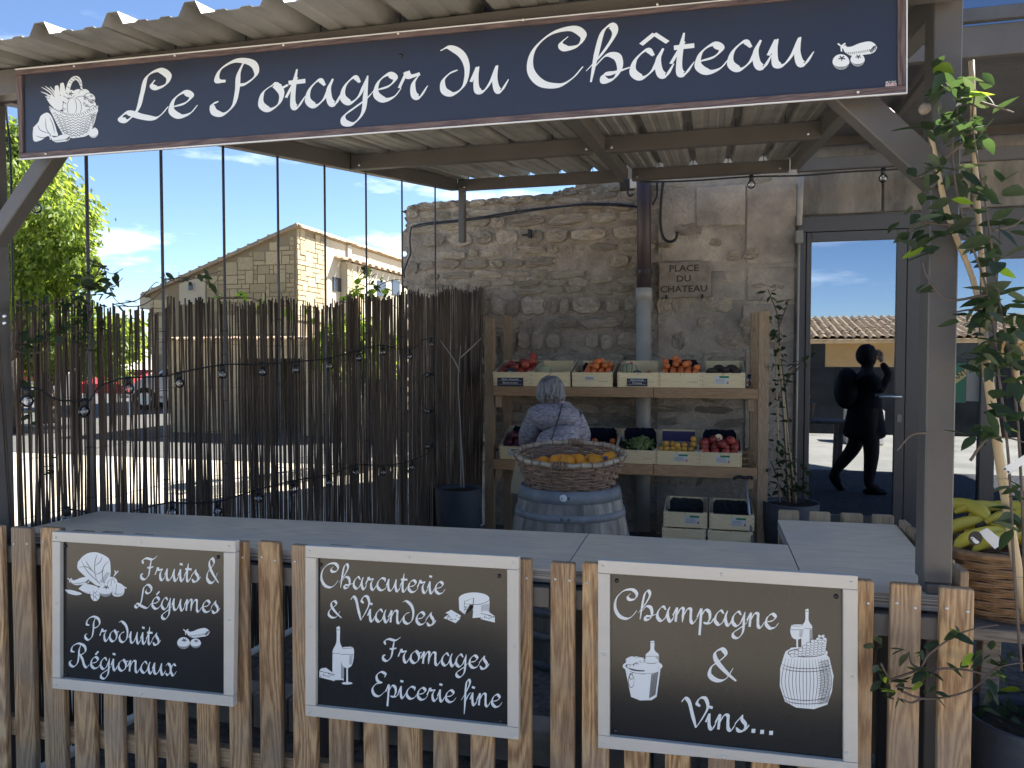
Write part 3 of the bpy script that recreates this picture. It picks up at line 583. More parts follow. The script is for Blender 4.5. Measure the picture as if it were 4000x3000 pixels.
A.fill([(2442,2612),(2470,2628),(2512,2634),(2552,2630),(2580,2614),(2565,2722),(2545,2735),(2500,2736),(2465,2722)])
A.line([(2440,2604),(2470,2622),(2512,2628),(2555,2624),(2582,2606)], 5, False); A.ring(2466, 2660, 11, 26, 2); A.ring(2466, 2642, 7, 12, 2)
for i in range(12): A.line([(2545+i*2.4,2634-i),(2536+i*2.1,2728-i*1.2)], 1.3)
A.bottle(3152, 2381, 2530, 42); A.glass(3114, 2440, 54, 100)
A.fill([(3064,2555),(3090,2530),(3150,2526),(3215,2540),(3240,2570),(3256,2640),(3250,2700),(3232,2752),(3180,2770),(3110,2764),(3066,2740),(3046,2680),(3048,2610)])
A.el(3150, 2550, 84, 22); A.ring(3150, 2550, 72, 16, 3)
for k in range(-7, 8): A.line([(3150+k*11.5,2572+4-abs(k)*.8),(3151+k*14,2665),(3150+k*10.5,2764-abs(k)*2)], 1.7)
for y, a in ((2612,100),(2600,97),(2724,92),(2738,88)): A.ring(3151, y-10, a, 22, 2, 5, 175)
for i in range(34): y = 2585+i*5; A.line([(3205-(i % 2)*8,y),(3246-(abs(i-17)*.5),y-7)], 1.5)
rr = random.Random(5)
for r_ in range(6):
    for c_ in range(10-r_): 
        x = 3096+r_*16+c_*15; y = 2560-r_*11-c_*1.6
        if x < 3226: A.el(x, y, 9.5, 7.5); A.ring(x, y, 9.5, 7.5, 1.3)
for a in range(0, 360, 60): A.el(3208+13*math.cos(R(a)), 2496+12*math.sin(R(a)), 8, 6, a); A.ring(3208+13*math.cos(R(a)), 2496+12*math.sin(R(a)), 8, 6, 1.2)
A.build(b3)

# ------------------------------------------------------------------ setting: ground, walls, door, building
mb = MB(); mb.add([(-400,-300,0),(400,-300,0),(400,700,0),(-400,700,0)], [(0,1,2,3)]); struct('ground', mb, M['ground'])
mb = MB(); mb.add([(-60,9.6,.006),(-2.9,9.6,.006),(-2.9,60,.006),(-60,60,.006)], [(0,1,2,3)]); struct('ground_shade_strip', mb, M['painted_ground_shade'])  # added dark strip, shade put into the ground colour behind the reed screen
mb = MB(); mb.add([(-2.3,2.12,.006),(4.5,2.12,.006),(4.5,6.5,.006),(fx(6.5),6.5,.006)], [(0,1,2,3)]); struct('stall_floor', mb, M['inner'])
WY = 6.5
# old rubble wall: ragged outline, mortar bed with the stones proud of it
bx, bz = [], []
outl = [(1596,2150),(1596,1140),(1586,1128),(1569,1120),(1578,1075),(1580,1040),(1574,1020),(1590,993),(1578,965),(1582,925),(1574,905),(1588,890),(1582,880),(1590,871),(1578,850),(1592,846),(1588,838),(1570,826),(1600,813),(1640,808),(1691,797),(1740,798),(1788,790),(1836,790),(1900,787),(1960,781),(2026,774),(2090,772),(2162,764),(2200,752),(2252,736),(2290,722),(2333,706)]
poly = [onY(x, y, WY) for x, y in outl]; poly = [Vector((p.x, p.z)) for p in poly]; poly[0].y = 0
xr = .66; poly += [Vector((-.86, 3.35)), Vector((-.3, 3.4)), Vector((xr, 3.4)), Vector((xr, 0))]
wall = thing('rubble_wall', (-.9, WY, 0), 'old rubble stone wall with ragged top behind the fruit shelves', 'stone wall')
def inpoly(x, z, P_):
    c = False; n = len(P_)
    for i in range(n):
        a, b = P_[i], P_[(i+1) % n]
        if (a.y > z) != (b.y > z) and x < (b.x-a.x)*(z-a.y)/(b.y-a.y)+a.x: c = not c
    return c
mb = MB(); n = len(poly); rr = random.Random(2)
mb.add([(p.x, WY, p.y) for p in poly]+[(p.x, WY+.55, p.y) for p in poly], [(i, (i+1) % n, (i+1) % n+n, i+n) for i in range(n)][::1])
# front face as a fine, uneven grid clipped to the outline
gx, gz = .045, .045; vid = {}; vs = []; fs = []
def gv(i, k):
    if (i, k) not in vid:
        x, z = -2.8+i*gx, k*gz; y = WY-.002-.008*noise.noise((x*4, 3, z*6))-.008*noise.noise((x*17, 9, z*21)); vid[(i, k)] = len(vs); vs.append((x+rr.uniform(-.008, .008), y, z))
    return vid[(i, k)]
for i in range(int((xr+2.8)/gx)+1):
    for k in range(int(3.4/gz)+1):
        if inpoly(-2.8+(i+.5)*gx, (k+.5)*gz, poly): fs.append((gv(i, k), gv(i+1, k), gv(i+1, k+1), gv(i, k+1)))
mb.add(vs, fs); part('mortar', mb, M['mortar'], wall, kind='stuff')
# 24 stone shapes; irregular rounded blocks with a rough, nearly flat face
def stone_mesh(seed):
    q = random.Random(seed); mb = MB(); n = 12; sq = q.uniform(3.2, 9); ph = [q.uniform(.8, 1.06) for _ in range(n)]
    o = [];
    for j in range(n):
        a = 2*math.pi*j/n; c, s_ = math.cos(a), math.sin(a); r = (abs(c)**sq+abs(s_)**sq)**(-1/sq)*ph[j]; o.append((r*c*.5, r*s_*.5))
    rings = [(1.03, .3), (.99, -.45), (.93, -.8), (.66, -.95), (.33, -1.0)]; vs = []
    for k, (s2, y) in enumerate(rings):
        for (x, z) in o: vs.append((x*s2+q.uniform(-.03, .03)*(k > 1), (y+q.uniform(-.4, .3)*(k > 1)), z*s2+q.uniform(-.02, .02)*(k > 1)))
    vs.append((0, -1.0, 0)); m_ = len(vs)-1; fs = [(k*n+j, k*n+(j+1) % n, (k+1)*n+(j+1) % n, (k+1)*n+j) for k in range(4) for j in range(n)]+[(4*n+j, 4*n+(j+1) % n, m_) for j in range(n)]
    mb.add(vs, [f[::-1] for f in fs]); me = mb.mesh('stone', M['stone'], False); return me
SM = [stone_mesh(i) for i in range(24)]
def block_stone(x, z, w_, h_, proud, par, y=WY, rnd=rr, name='stone', ms=SM):
    return lnk(name, rnd.choice(ms), par, loc=Vector((x, y, z))-wloc(par), rot=(0, rnd.uniform(-.12, .12)+(math.pi if rnd.random() < .5 else 0), 0), scale=(w_, proud, h_))
z = .05; cnt = 0; CAND = []
while z < 3.3:
    h_ = rr.uniform(.06, .125) if rr.random() < .82 else rr.uniform(.14, .19); x = -2.75+rr.uniform(0, .1)
    while x < .62:
        w_ = rr.uniform(.13, .36) if rr.random() < .75 else rr.uniform(.09, .14)
        cx, cz = x+w_/2, z+h_/2+rr.uniform(-.015, .015)
        dens = .90 if cx < -.45 else (.62 if cz < 2.0 else .22)
        hid = (cz < .6) or (cz > 3.0 and cx > -1)
        if rr.random() < dens and not hid and all(inpoly(cx+a*w_*.45, cz+b*h_*.4, poly) for a in (-1, 1) for b in (-1, 1)) and cnt < 900:
            hh = h_*rr.uniform(.74, .99); a_ = (cx, cz, w_*rr.uniform(.88, .99), hh, rr.uniform(.014, .034)); CAND.append(a_); cnt += 1
        x += w_+.008
    z += h_+.006
CAND.sort(key=lambda a: -a[2]*a[3]); small = MB()
for k, a_ in enumerate(CAND):
    if k < 262: block_stone(*a_, wall)
    else:
        me = rr.choice(SM); small.add([(a_[0]+v.co.x*a_[2], WY+v.co.y*a_[4], a_[1]+v.co.z*a_[3]) for v in me.vertices], [tuple(p.vertices) for p in me.polygons])
if small.v: part('small_stones', small, M['stone'], wall, kind='stuff')
# cap stones along the ragged top
for i in range(18, len(outl)-1):
    a, b = poly[i], poly[i+1]; c = (a+b)/2; block_stone(c.x, c.y-.01, abs(b.x-a.x)*1.25, .07, .06, wall, y=WY+.02, name='cap_stone')

# building on the right: rendered wall with door, window and upper storey
house = thing('stone_building', (2.6, WY, 0), 'old stone building with grey glazed shopfront beside the stall', 'building')
DX0, DZ1 = .70, 2.56
def wallpanel(x0, x1, z0, z1, m_, name, yo=0, step=.08):
    mb = MB(); nx, nz_ = max(1, int((x1-x0)/step)), max(1, int((z1-z0)/step)); vs = []
    for i in range(nx+1):
        for k in range(nz_+1):
            x, z = x0+(x1-x0)*i/nx, z0+(z1-z0)*k/nz_; vs.append((x, WY+yo-.012*noise.noise((x*3, 5, z*3))-.006*noise.noise((x*11, 8, z*11)), z))
    mb.add(vs, [(i*(nz_+1)+k, (i+1)*(nz_+1)+k, (i+1)*(nz_+1)+k+1, i*(nz_+1)+k+1) for i in range(nx) for k in range(nz_)]); return part(name, mb, m_, house)
wallpanel(-.4, .70, .0, 3.4, M['render'], 'render_coat', -.012)      # lime-rendered strip left of the door, over the rubble
wallpanel(.66, 5.6, 2.62, 3.5, M['lintel'], 'lintel_stone', 0)
wallpanel(-.9, 5.6, 3.5, 7.4, M['render'], 'upper_wall', 0, .12)
mb = MB(); mb.box(-.9, 5.6, WY+.03, 12, 3.45, 7.4); mb.box(3.2, 5.6, WY+.03, 12, 0, 3.5); part('house_core', mb, M['render'], house)
mb = MB(); mb.box(-1.1, 5.8, WY-.25, 12.2, 7.4, 7.55); part('roof', mb, M['tile'], house)
for (x0, x1, z0, z1) in ((-.05,.30,1.96,2.22),(.31,.69,1.96,2.24),(.28,.69,1.62,1.94),(.3,.69,2.26,2.9),(-.38,-.06,2.3,2.55),(-.1,.3,2.58,2.92),(.3,.69,1.2,1.58),(.3,.69,.75,1.16)):
    mb = MB(); mb.box(x0+.006, x1-.006, WY-.026, WY+.02, z0+.006, z1-.006); part('ashlar_block', mb, M['render'], house, bevel=.006)
for k in range(5): 
    mb = MB(); x0 = .70+k*.62; mb.box(x0+.006, x0+.61, WY-.03, WY+.05, 2.64, 3.02); part('lintel_block', mb, M['lintel'], house, bevel=.008)
# interior behind the glass
mb = MB(); mb.box(.6, 5.5, WY+.2, WY+3.2, .1, 3.3); mb.f = [f[::-1] for f in mb.f]; part('dark_interior', mb, M['room'], house)
# anthracite aluminium shopfront
FYs = WY-.01
def bar(x0, x1, z0, z1, name='frame_bar', y0=FYs-.05, y1=FYs+.05, m_='alu', par=None): mb = MB(); mb.box(x0, x1, y0, y1, z0, z1); return part(name, mb, M[m_], par or house, bevel=.003)
bar(.70, 5.4, 2.50, 2.62); bar(.70, .76, .1, 2.497); bar(.70, 5.4, .0, .1, 'threshold', FYs-.09, FYs+.08, 'conduit')
dx0, dx1 = .763, 1.49
door = thing('glass_door', ((dx0+dx1)/2, FYs, .1), 'grey framed glass door with lever handle reflecting the sky', 'door')
for q in ((dx0, .80, .11, 2.494), (1.42, dx1, .11, 2.494), (.80, 1.42, 2.42, 2.494), (.80, 1.42, .11, .25)): bar(*q, name='door_frame', y0=FYs-.06, y1=FYs-.005, par=door)
mb = MB(); mb.box(.80, 1.42, FYs-.04, FYs-.034, .25, 2.42); part('pane', mb, M['glass'], door)
mb = MB(); mb.tube([(1.455,FYs-.06,1.2),(1.455,FYs-.11,1.2),(1.30,FYs-.115,1.2)], .012, 8); part('handle', mb, M['cane'], door, True)
mb = MB(); mb.box(1.44, 1.47, FYs-.066, FYs-.059, 1.0, 1.06); part('lock_plate', mb, M['chip'], door)
bar(1.497, 1.60, .11, 2.497, 'mullion')
def pane(x0, x1, z0, z1): mb = MB(); mb.box(x0, x1, FYs-.01, FYs-.004, z0, z1); return part('shop_window', mb, M['glass'], house)
pane(1.60, 2.02, .25, 2.40); bar(1.60, 2.02, 2.40, 2.497); bar(1.60, 2.02, .11, .25)
bar(2.02, 2.12, .11, 2.497, 'mullion'); pane(2.12, 2.62, .25, 2.25); bar(2.12, 2.62, 2.25, 2.497); bar(2.12, 2.62, .11, .25); bar(2.62, 2.74, .11, 2.497, 'mullion'); pane(2.74, 5.0, .25, 2.4); bar(2.74, 5.4, .11, .25)
# green restaurant poster in the side pane
pp = thing('restaurant_poster', (1.78, FYs-.012, 1.0), 'green poster reading PR and RESTAURANT inside the narrow shop window', 'poster')
a, b = onY(3606, 1418, FYs-.016), onY(3606, 1571, FYs-.016)
mb = MB(); mb.box(a.x, a.x+.3, FYs-.0175, FYs-.0155, b.z, a.z); part('sheet', mb, M['poster'], pp)
mb = MB(); mb.add([(a.x+.01,FYs-.019,b.z+.02),(a.x+.05,FYs-.019,b.z),(a.x+.3,FYs-.019,a.z-.10),(a.x+.3,FYs-.019,a.z-.03)], [(0,1,2,3)]); part('gold_band', mb, M['poster_gold'], pp)
caption(pp, 'PR', (a.x+.10, FYs-.0205, a.z-.085), .085, M['paper'], bold=.002); caption(pp, 'RESTAURANT', (a.x+.17, FYs-.0205, b.z+.148), .052, M['cable'], ry=-36, bold=.001)
no = thing('notice_sheet', (2.3, FYs-.012, 1.1), 'white paper notice taped inside the window right of the post', 'notice')
a, b = onY(3776, 1425, FYs-.016), onY(3862, 1568, FYs-.016); mb = MB(); mb.box(a.x, b.x, FYs-.0175, FYs-.0155, b.z, a.z); part('sheet', mb, M['chip'], no)
# upstairs window above the awning
uw = thing('upstairs_window', (3.3, WY-.02, 3.85), 'wide upstairs window with thin white glazing bar above the awning', 'window')
a = onY(3612, 205, WY); x0 = a.x; mb = MB(); mb.box(x0, x0+2.2, WY-.03, WY-.022, 3.95, 5.2); part('pane', mb, M['glass'], uw)
zz = onY(3640, 156, WY).z; mb = MB(); mb.box(x0, x0+2.2, WY-.05, WY-.031, zz-.018, zz+.018); part('glazing_bar', mb, M['white_edge'], uw)
mb = MB(); mb.box(x0-.1, x0-.003, WY-.06, WY+.05, 3.95, 5.2); mb.box(x0-.1, x0+2.3, WY-.09, WY+.05, 3.90, 3.947); part('sill', mb, M['render'], uw)
mb = MB()
for k in range(14): mb.box(x0-.42, x0-.11, WY-.07, WY-.045-.01*(k % 2), 3.96+k*.088, 3.96+k*.088+.08)
part('shutter', mb, M['shutter'], uw)
# neighbour's awning
aw = thing('awning', (2.4, 5.6, 3.1), 'dark slate grey fabric awning over the shopfront behind the right post', 'awning')
mb = MB(); vs = []; nx = 30
for i in range(nx+1):
    for k in range(9):
        x = .75+i*.15; t_ = k/8; y = 4.75+1.68*t_; zt = 3.20+.02*t_-.05*math.sin(math.pi*t_)*(1+.5*math.sin(x*2.2))+.012*math.sin(x*5.1+t_*3); vs.append((x, y, zt))
mb.add(vs, [(i*9+k, i*9+k+1, (i+1)*9+k+1, (i+1)*9+k) for i in range(nx) for k in range(8)])
part('canopy_cloth', mb, M['canopy'], aw, True)
for y, z0, z1, n_ in ((4.70,3.15,3.32,'front_bar'),(4.66,3.33,3.40,'front_rail'),(6.38,3.16,3.24,'rear_bar')):
    mb = MB(); mb.box(.75, 5.25, y, y+.05, z0, z1); part(n_, mb, M['metal'] if n_ != 'front_rail' else M['canopy'], aw, bevel=.004)
for x in (1.2, 2.3, 3.4, 4.5): mb = MB(); mb.box(x, x+.04, 4.752, 6.378, 3.10, 3.14); part('cross_bar', mb, M['metal'], aw)

# downpipe, cables, plaque, conduit on the wall
dp = thing('downpipe', (-.51, 6.38, 0), 'downpipe on the rubble wall, brown above and pale grey below', 'downpipe')
mb = MB(); mb.tube([(-.515,6.38,3.3),(-.51,6.38,2.05)], .058, 16); part('brown_pipe', mb, M['pipe_brown'], dp, True)
mb = MB(); mb.tube([(-.51,6.38,2.08),(-.51,6.38,1.98)], .068, 16); mb.tube([(-.51,6.38,1.98),(-.51,6.38,.05)], .062, 16); mb.tube([(-.51,6.38,.86),(-.51,6.38,.80)], .068, 16); part('grey_pipe', mb, M['pipe_grey'], dp, True)
for z in (2.2, 1.2): mb = MB(); mb.tube([(-.51,6.38,z),(-.51,6.38,z+.03)], .066, 14); mb.box(-.52, -.5, 6.42, 6.5, z, z+.03); part('bracket', mb, M['cable'], dp)
pl = thing('stone_plaque', (-.18, 6.45, 2.0), 'stone plaque carved PLACE DU CHATEAU beside the downpipe', 'plaque')
mb = MB(); mb.box(-.394, .026, 6.445, 6.485, 2.0, 2.295); part('slab', mb, M['plaque'], pl, bevel=.006)
for i, (tx, zz) in enumerate((('PLACE', 2.24), ('DU', 2.155), ('CHATEAU', 2.07))): caption(pl, tx, (-.19, 6.4435, zz), .075, M['carve'], sx=1.12, bold=.0014, name='carved_letters')
for x in (-.33, -.04): mb = MB(); mb.cbox((x,6.44,2.008), (.018,.02,.03)); part('clip', mb, M['cable'], pl)
def cablething(name, pts, r, label, Y=6.44, m_='cable', extra=None, cat='cable'):
    P_ = [onY(x, y, Y) for x, y in pts]; mb = MB(); mb.tube(crom(P_, 5), r, 6); o = lnk(name, mb.mesh(name, M[m_], True, P_[0]), loc=P_[0]); tag(o, label, cat); return o
cablething('wall_cable', [(1580,1085),(1578,1060),(1592,1020),(1603,990),(1601,940),(1604,900),(1615,884),(1660,873),(1730,866),(1790,860),(1880,848),(2000,829),(2100,815),(2200,806),(2290,797),(2400,797),(2500,810)], .008, 'black cable running down the ragged left end and across the stone wall')
cablething('wall_cable', [(1615,890),(1680,877),(1790,866),(1900,852),(2010,835),(2110,819),(2280,801),(2480,808)], .005, 'thinner black cable just under the long cable on the stone wall', Y=6.43)
cablething('wall_cable', [(2566,715),(2567,760),(2560,780),(2550,800)], .008, 'short black cable bending behind the brown downpipe', Y=6.4)
cablething('hooked_cable', [(2590,712),(2583,780),(2580,870),(2590,925),(2610,943),(2632,940),(2643,925),(2645,906)], .012, 'thick black cable end curled up like a hook right of the downpipe', Y=6.4)
cablething('lamp_cable', [(2450,735),(2452,755),(2462,765),(2474,758)], .008, 'small loop of black cable under the roof beam', Y=6.1)
co = thing('wall_conduit', (.72, 6.40, 1.0), 'pale vertical conduit left of the glass door', 'conduit')
mb = MB(); a, b = onY(3130, 690, 6.40), onY(3122, 880, 6.40); mb.tube([a, b], .022, 10); part('upper_tube', mb, M['conduit'], co, True)
c = onY(3122, 930, 6.40); mb = MB(); mb.box(c.x-.028, c.x+.028, 6.37, 6.43, c.z-.045, c.z+.06); part('clip', mb, M['chip'], co, bevel=.006)
mb = MB(); mb.tube([c, (c.x-.004, 6.41, .1)], .009, 8); part('lower_tube', mb, M['pipe_grey'], co, True)
fl = thing('floodlight', tuple(onY(2450, 725, 6.2)), 'small black floodlight under the rear roof beam beside the downpipe', 'lamp')
p = onY(2450, 722, 6.2); mb = MB(); mb.cbox(p, (.12,.06,.09), (R(20),0,0)); part('housing', mb, M['cable'], fl, bevel=.006); mb = MB(); mb.cbox(p+Vector((.05,-.035,.0)), (.05,.02,.07), (R(20),0,0)); part('lens', mb, M['shutter'], fl)
br = thing('wall_bracket', tuple(onY(2070, 915, 6.45)), 'small dark metal bracket fixed to the rubble wall under the cable', 'bracket')
p = onY(2070, 912, 6.45); mb = MB(); mb.cbox(p+Vector((.0,0,0)), (.03,.05,.07)); mb.cbox(p+Vector((-.04,.01,-.01)), (.06,.02,.015)); part('plate', mb, M['cable'], br)

# ------------------------------------------------------------------ the stall: posts, roof, poles
RZ0, RS = 2.45, .1277                     # underside of the roof sheets: z = RZ0 + RS*(y-2)
def rz(y): return RZ0+RS*(y-2)
stall = thing('market_stall', (-.85, 3.9, 0), 'grey steel market stall frame with a ribbed metal sheet roof', 'market stall')
def bx(name, x0, x1, y0, y1, z0, z1, m_='metal', par=None, bev=.003): mb = MB(); mb.box(x0, x1, y0, y1, z0, z1); return part(name, mb, M[m_], par or stall, bevel=bev)
bx('post', .537, .603, 2.10, 2.18, .93, rz(2.14)-.002)
bx('post', .545, .603, 2.10, 2.18, .0, .928)
bx('post', -2.47, -2.362, 2.06, 2.13, .0, rz(2.1)-.002)
bx('front_beam', -2.46, .62, 2.02, 2.08, rz(2.02)-.085, rz(2.02)-.004)
def sbeam(name, p, q, wd=.05, ht=.085, m_='metal'): mb = MB(); mb.beam(p, q, wd, ht); return part(name, mb, M[m_], stall, bevel=.003)
YB = 5.78
def rb(x, y, dz=-.047): return (x, y, rz(y)+dz)
sbeam('side_beam', rb(fx(2.1), 2.1), rb(fx(YB+.05), YB+.05), .06, .09, 'metal')
sbeam('middle_beam', rb(-.55, 2.09), rb(-.62, YB), .07, .075)
sbeam('side_beam', rb(.585, 2.19), rb(.60, YB), .06, .08)
for y in (4.23, YB+.03):
    x0 = fx(y)+.035; z = rz(y)-.049
    for (a, b) in ((x0, -.63), (-.56, .565)): 
        mb = MB(); mb.box(a, b, y, y+.045, z-.045, z+.043); part('purlin', mb, M['metal'], stall, bevel=.003)
    for x in (x0+.06, -.66, -.52, .5): mb = MB(); mb.ell((x, y-.003, z-.02), (.009,.006,.009), 8, 5); part('bolt', mb, M['bolt'], stall)
bx('rear_beam', .62, 2.3, YB+.03, YB+.075, rz(YB)-.095, rz(YB)-.006)
# stub post at the back left corner
a = onY(1793, 740, 5.86); b = onY(1816, 945, 5.86); bx('stub_post', a.x, b.x, 5.84, 5.90, b.z, rz(5.86)-.002)
# braces
p0, p1 = onY(3400, 372, 2.03), onY(3695, 650, 2.12)
mb = MB(); mb.beam((p0.x-.06, 2.06, p0.z+.09), (p1.x-.03, 2.13, p1.z+.02), .02, .095, Vector((0,0,1))); 
part('brace', (lambda m_: m_)(MB().beam((.26,2.055,2.23), (.56,2.115,1.945), .05, .075, Vector((0,0,1)))), M['metal'], stall, bevel=.003)
part('brace', MB().beam((-2.03,2.055,2.23), (-2.38,2.095,1.905), .05, .06), M['metal'], stall, bevel=.003)
# profiled sheets: tall rib every 25 cm with two shallow flutes between
def profile(x0, n_):
    o = []
    for i in range(n_):
        x = x0+i*.25; o += [(x-.036,0),(x-.017,.036),(x+.017,.036),(x+.036,0),(x+.075,0),(x+.082,.005),(x+.108,.005),(x+.115,0),(x+.152,0),(x+.159,.005),(x+.185,.005),(x+.192,0)]
    return o
XR0 = -1.86-.25*3; ncol = 12; YF = 1.79; YE = 5.93
for s_ in range(3):
    pr = profile(XR0+s_*4*.25, 4 if s_ < 2 else 5)
    if s_ < 2: pr.append((XR0+(s_+1)*1.0-.030, 0))
    pr = [(x, z+.0012*s_) for x, z in pr if x < .60]
    mb = MB(); k = 6; vs = []; keep = []
    for (x, z) in pr:
        ye = min(YE, (x-(FA-.045))/FB)
        for j in range(k+1):
            y = YF+(max(ye, YF+.01)-YF)*j/k; vs.append((x, y, rz(y)+z))
    for i in range(len(pr)-1):
        if (pr[i][0]-(FA-.045))/FB <= YF+.05: continue
        for j in range(k): mb_ = (i*(k+1)+j, (i+1)*(k+1)+j, (i+1)*(k+1)+j+1, i*(k+1)+j+1); keep.append(mb_)
    top_ = len(vs); vs2 = vs+[(a, b, c+.0016) for a, b, c in vs]
    mb.add(vs2, keep+[tuple(q+top_ for q in f[::-1]) for f in keep]+[(i*(k+1), i*(k+1)+top_, (i+1)*(k+1)+top_, (i+1)*(k+1)) for i in range(len(pr)-1)])
    part('roof_sheet', mb, M['sheet'], stall)
for i in range(13):
    for y in (2.05, 4.25, YB+.05):
        x = XR0+.25*i
        if x < fx(y): continue
        mb = MB(); mb.tube([(x, y, rz(y)-.03), (x, y, rz(y)+.045)], .003, 6); part('roof_screw', mb, M['metal_dark'], stall)
# tie poles of the side wall
px_top = [332, 625, 868, 1080, 1265, 1427, 1568, 1697]
poleY = [2.419, 2.787, 3.167, 3.575, 4.005, 4.462, 4.94, 5.467]
for y in poleY: mb = MB(); mb.tube([(fx(y)+.004, y, 0), (fx(y)+.004, y, rz(y)-.09)], .0065, 8); part('tie_pole', mb, M['metal'], stall, True)
for x, y in ((18,1235),(18,1262)): mb = MB(); mb.ell(onY(x, y, 2.055), (.007,.005,.007), 8, 5); part('bolt', mb, M['bolt'], stall)

# ------------------------------------------------------------------ counter and pickets
cn = thing('counter', (-.85, 2.4, 0), 'grey plywood counter with side return on dark steel legs', 'counter')
def slab(name, pts, z0, z1, mt, par): 
    mb = MB(); n = len(pts); v = [(x, y, z1) for x, y in pts]+[(x, y, z0) for x, y in pts]
    mb.mi = 0; mb.add(v, [tuple(range(n))]); k = len(mb.v); mb.mi = 1; mb.add(v, [(i+n, (i+1) % n+n, (i+1) % n, i) for i in range(n)]+[tuple(range(2*n-1, n-1, -1))])
    return part(name, mb, mt, par)
PLY = [M['ply'], M['ply_edge']]
slab('countertop', [(-2.31,2.13),(-2.285,2.085),(-.388,2.085),(-.388,2.545),(-2.30,2.445)], .862, .90, PLY, cn)
slab('countertop', [(-.384,2.085),(.257,2.085),(.257,2.55),(-.384,2.545)], .862, .90, PLY, cn)
slab('countertop', [(.2605,2.085),(.62,2.085),(.62,2.2),(.665,2.955),(.62,2.96),(.2605,2.94)], .862, .90, PLY, cn)
for x0, x1 in ((-2.28, -.40), (-.38, .53)): bx('rail', x0, x1, 2.10, 2.14, .80, .858, 'metal', cn)
bx('rail', -2.28, .27, 2.42, 2.46, .80, .858, 'metal', cn); bx('rail', .27, .31, 2.18, 2.9, .80, .858, 'metal', cn); bx('rail', .60, .64, 2.2, 2.9, .80, .858, 'metal', cn); bx('rail', .31, .6, 2.86, 2.9, .80, .858, 'metal', cn)
for x, y in ((-1.33,2.11),(-.40,2.11),(.30,2.42),(-1.33,2.42),(-.4,2.42),(.28,2.88),(.62,2.88)): bx('leg', x-.02, x+.02, y, y+.04, 0, .799, 'metal', cn)
bx('back_panel', -2.25, .5, 2.475, 2.49, .12, .70, 'room', cn) if 0 else None
fence = thing('picket_fence', (-.85, 2.05, 0), 'sawn pine picket fence in front of the counter with round-cornered tops', 'picket fence')
ped = [(-2.355,-2.31),(-2.271,-2.188),(-2.149,-2.063),(-2.026,-1.944),(-1.907,-1.833),(-1.789,-1.715),(-1.669,-1.598),(-1.554,-1.484),(-1.436,-1.367),(-1.327,-1.254),(-1.213,-1.133),(-1.093,-1.02),(-.979,-.906),(-.87,-.798),(-.759,-.688),(-.646,-.577),(-.535,-.467),(-.413,-.345),(-.324,-.25),(-.208,-.141),(-.099,-.033),(.013,.08),(.122,.191),(.236,.305),(.342,.409),(.447,.516),(.558,.632)]
rr = random.Random(4); scm = MB(); scm.lathe([(0,-.002),(.0036,-.0015),(.004,0)], (0,0,0), 8, M=Matrix.Rotation(R(-90), 4, 'X')); scm = scm.mesh('screw', M['screw'], True)
def picket(p, q, y0, y1, z1, par, zb=.05, axis='x', hide=False, m_='picket'):
    w_ = q-p; c = (p+q)/2; mb = MB(); r = min(.005, w_*.15)
    prof = [(-w_/2, zb), (w_/2, zb), (w_/2, z1-r*.8), (w_/2-r*.3, z1-r*.25), (w_/2-r, z1), (-w_/2+r, z1), (-w_/2+r*.3, z1-r*.25), (-w_/2, z1-r*.8)]
    if axis == 'x': mb.prism(prof, lambda u: (c+u[0], y0, u[1]), lambda u: (c+u[0], y1, u[1]))
    else: mb.prism(prof, lambda u: (y0, c-u[0], u[1]), lambda u: (y1, c-u[0], u[1]))
    return part('picket', mb, M[m_], par, bevel=.0025)
for i, (p, q) in enumerate(ped):
    zt = .932+.012*i/26+rr.uniform(-.004, .004); o = picket(p, q, 2.028, 2.05, zt, fence)
    for x in (p+.014, q-.014):
        if i in (3,4,5,6,7,11,12,13,14,15,19,20,21,22,23): continue
        lnk('screw', scm, o, loc=Vector((x, 2.0275, zt-.052+rr.uniform(-.006, .006)))-wloc(o))
    mb = MB()
for x0, x1 in ((-2.34, -1.34), (-1.335, -.42), (-.415, .62)):
    mb = MB(); mb.box(x0, x1, 2.051, 2.083, .20, .262); part('lower_rail', mb, M['picket_x'], fence, bevel=.002)
    mb = MB(); mb.box(x0, x1, 2.051, 2.083, .80, .857); part('upper_rail', mb, M['metal'], fence, bevel=.002)
rf = thing('picket_fence', (.5, 2.98, 0), 'weathered pickets round the back and outer side of the counter return', 'picket fence')
for i in range(4): 
    a, b = [onY(x, 2030, 2.975).x for x in ((3041,3121),(3162,3243),(3285,3370),(3407,3490))[i]]
    picket(a, b, 2.965, 2.988, .93, rf, m_='shelf_z')
for i in range(6): picket(2.26+i*.118, 2.345+i*.118, .668, .69, .925, rf, axis='y', m_='shelf_z')
mb = MB(); mb.box(.28, .66, 2.945, 2.963, .6, .68); mb.box(.645, .666, 2.2, 2.94, .6, .68); part('rail', mb, M['shelf_x'], rf)
# low block edging seen between the pickets
ed = thing('block_edging', (-1.3, 2.72, 0), 'row of pale concrete edging blocks on the ground behind the pickets', 'edging')
for i in range(15): 
    mb = MB(); x = -2.25+i*.16; mb.box(x, x+.152, 2.66+rr.uniform(-.008,.008), 2.78, 0, .14+rr.uniform(-.008,.008)); part('block', mb, M['kerb'], ed, bevel=.006)

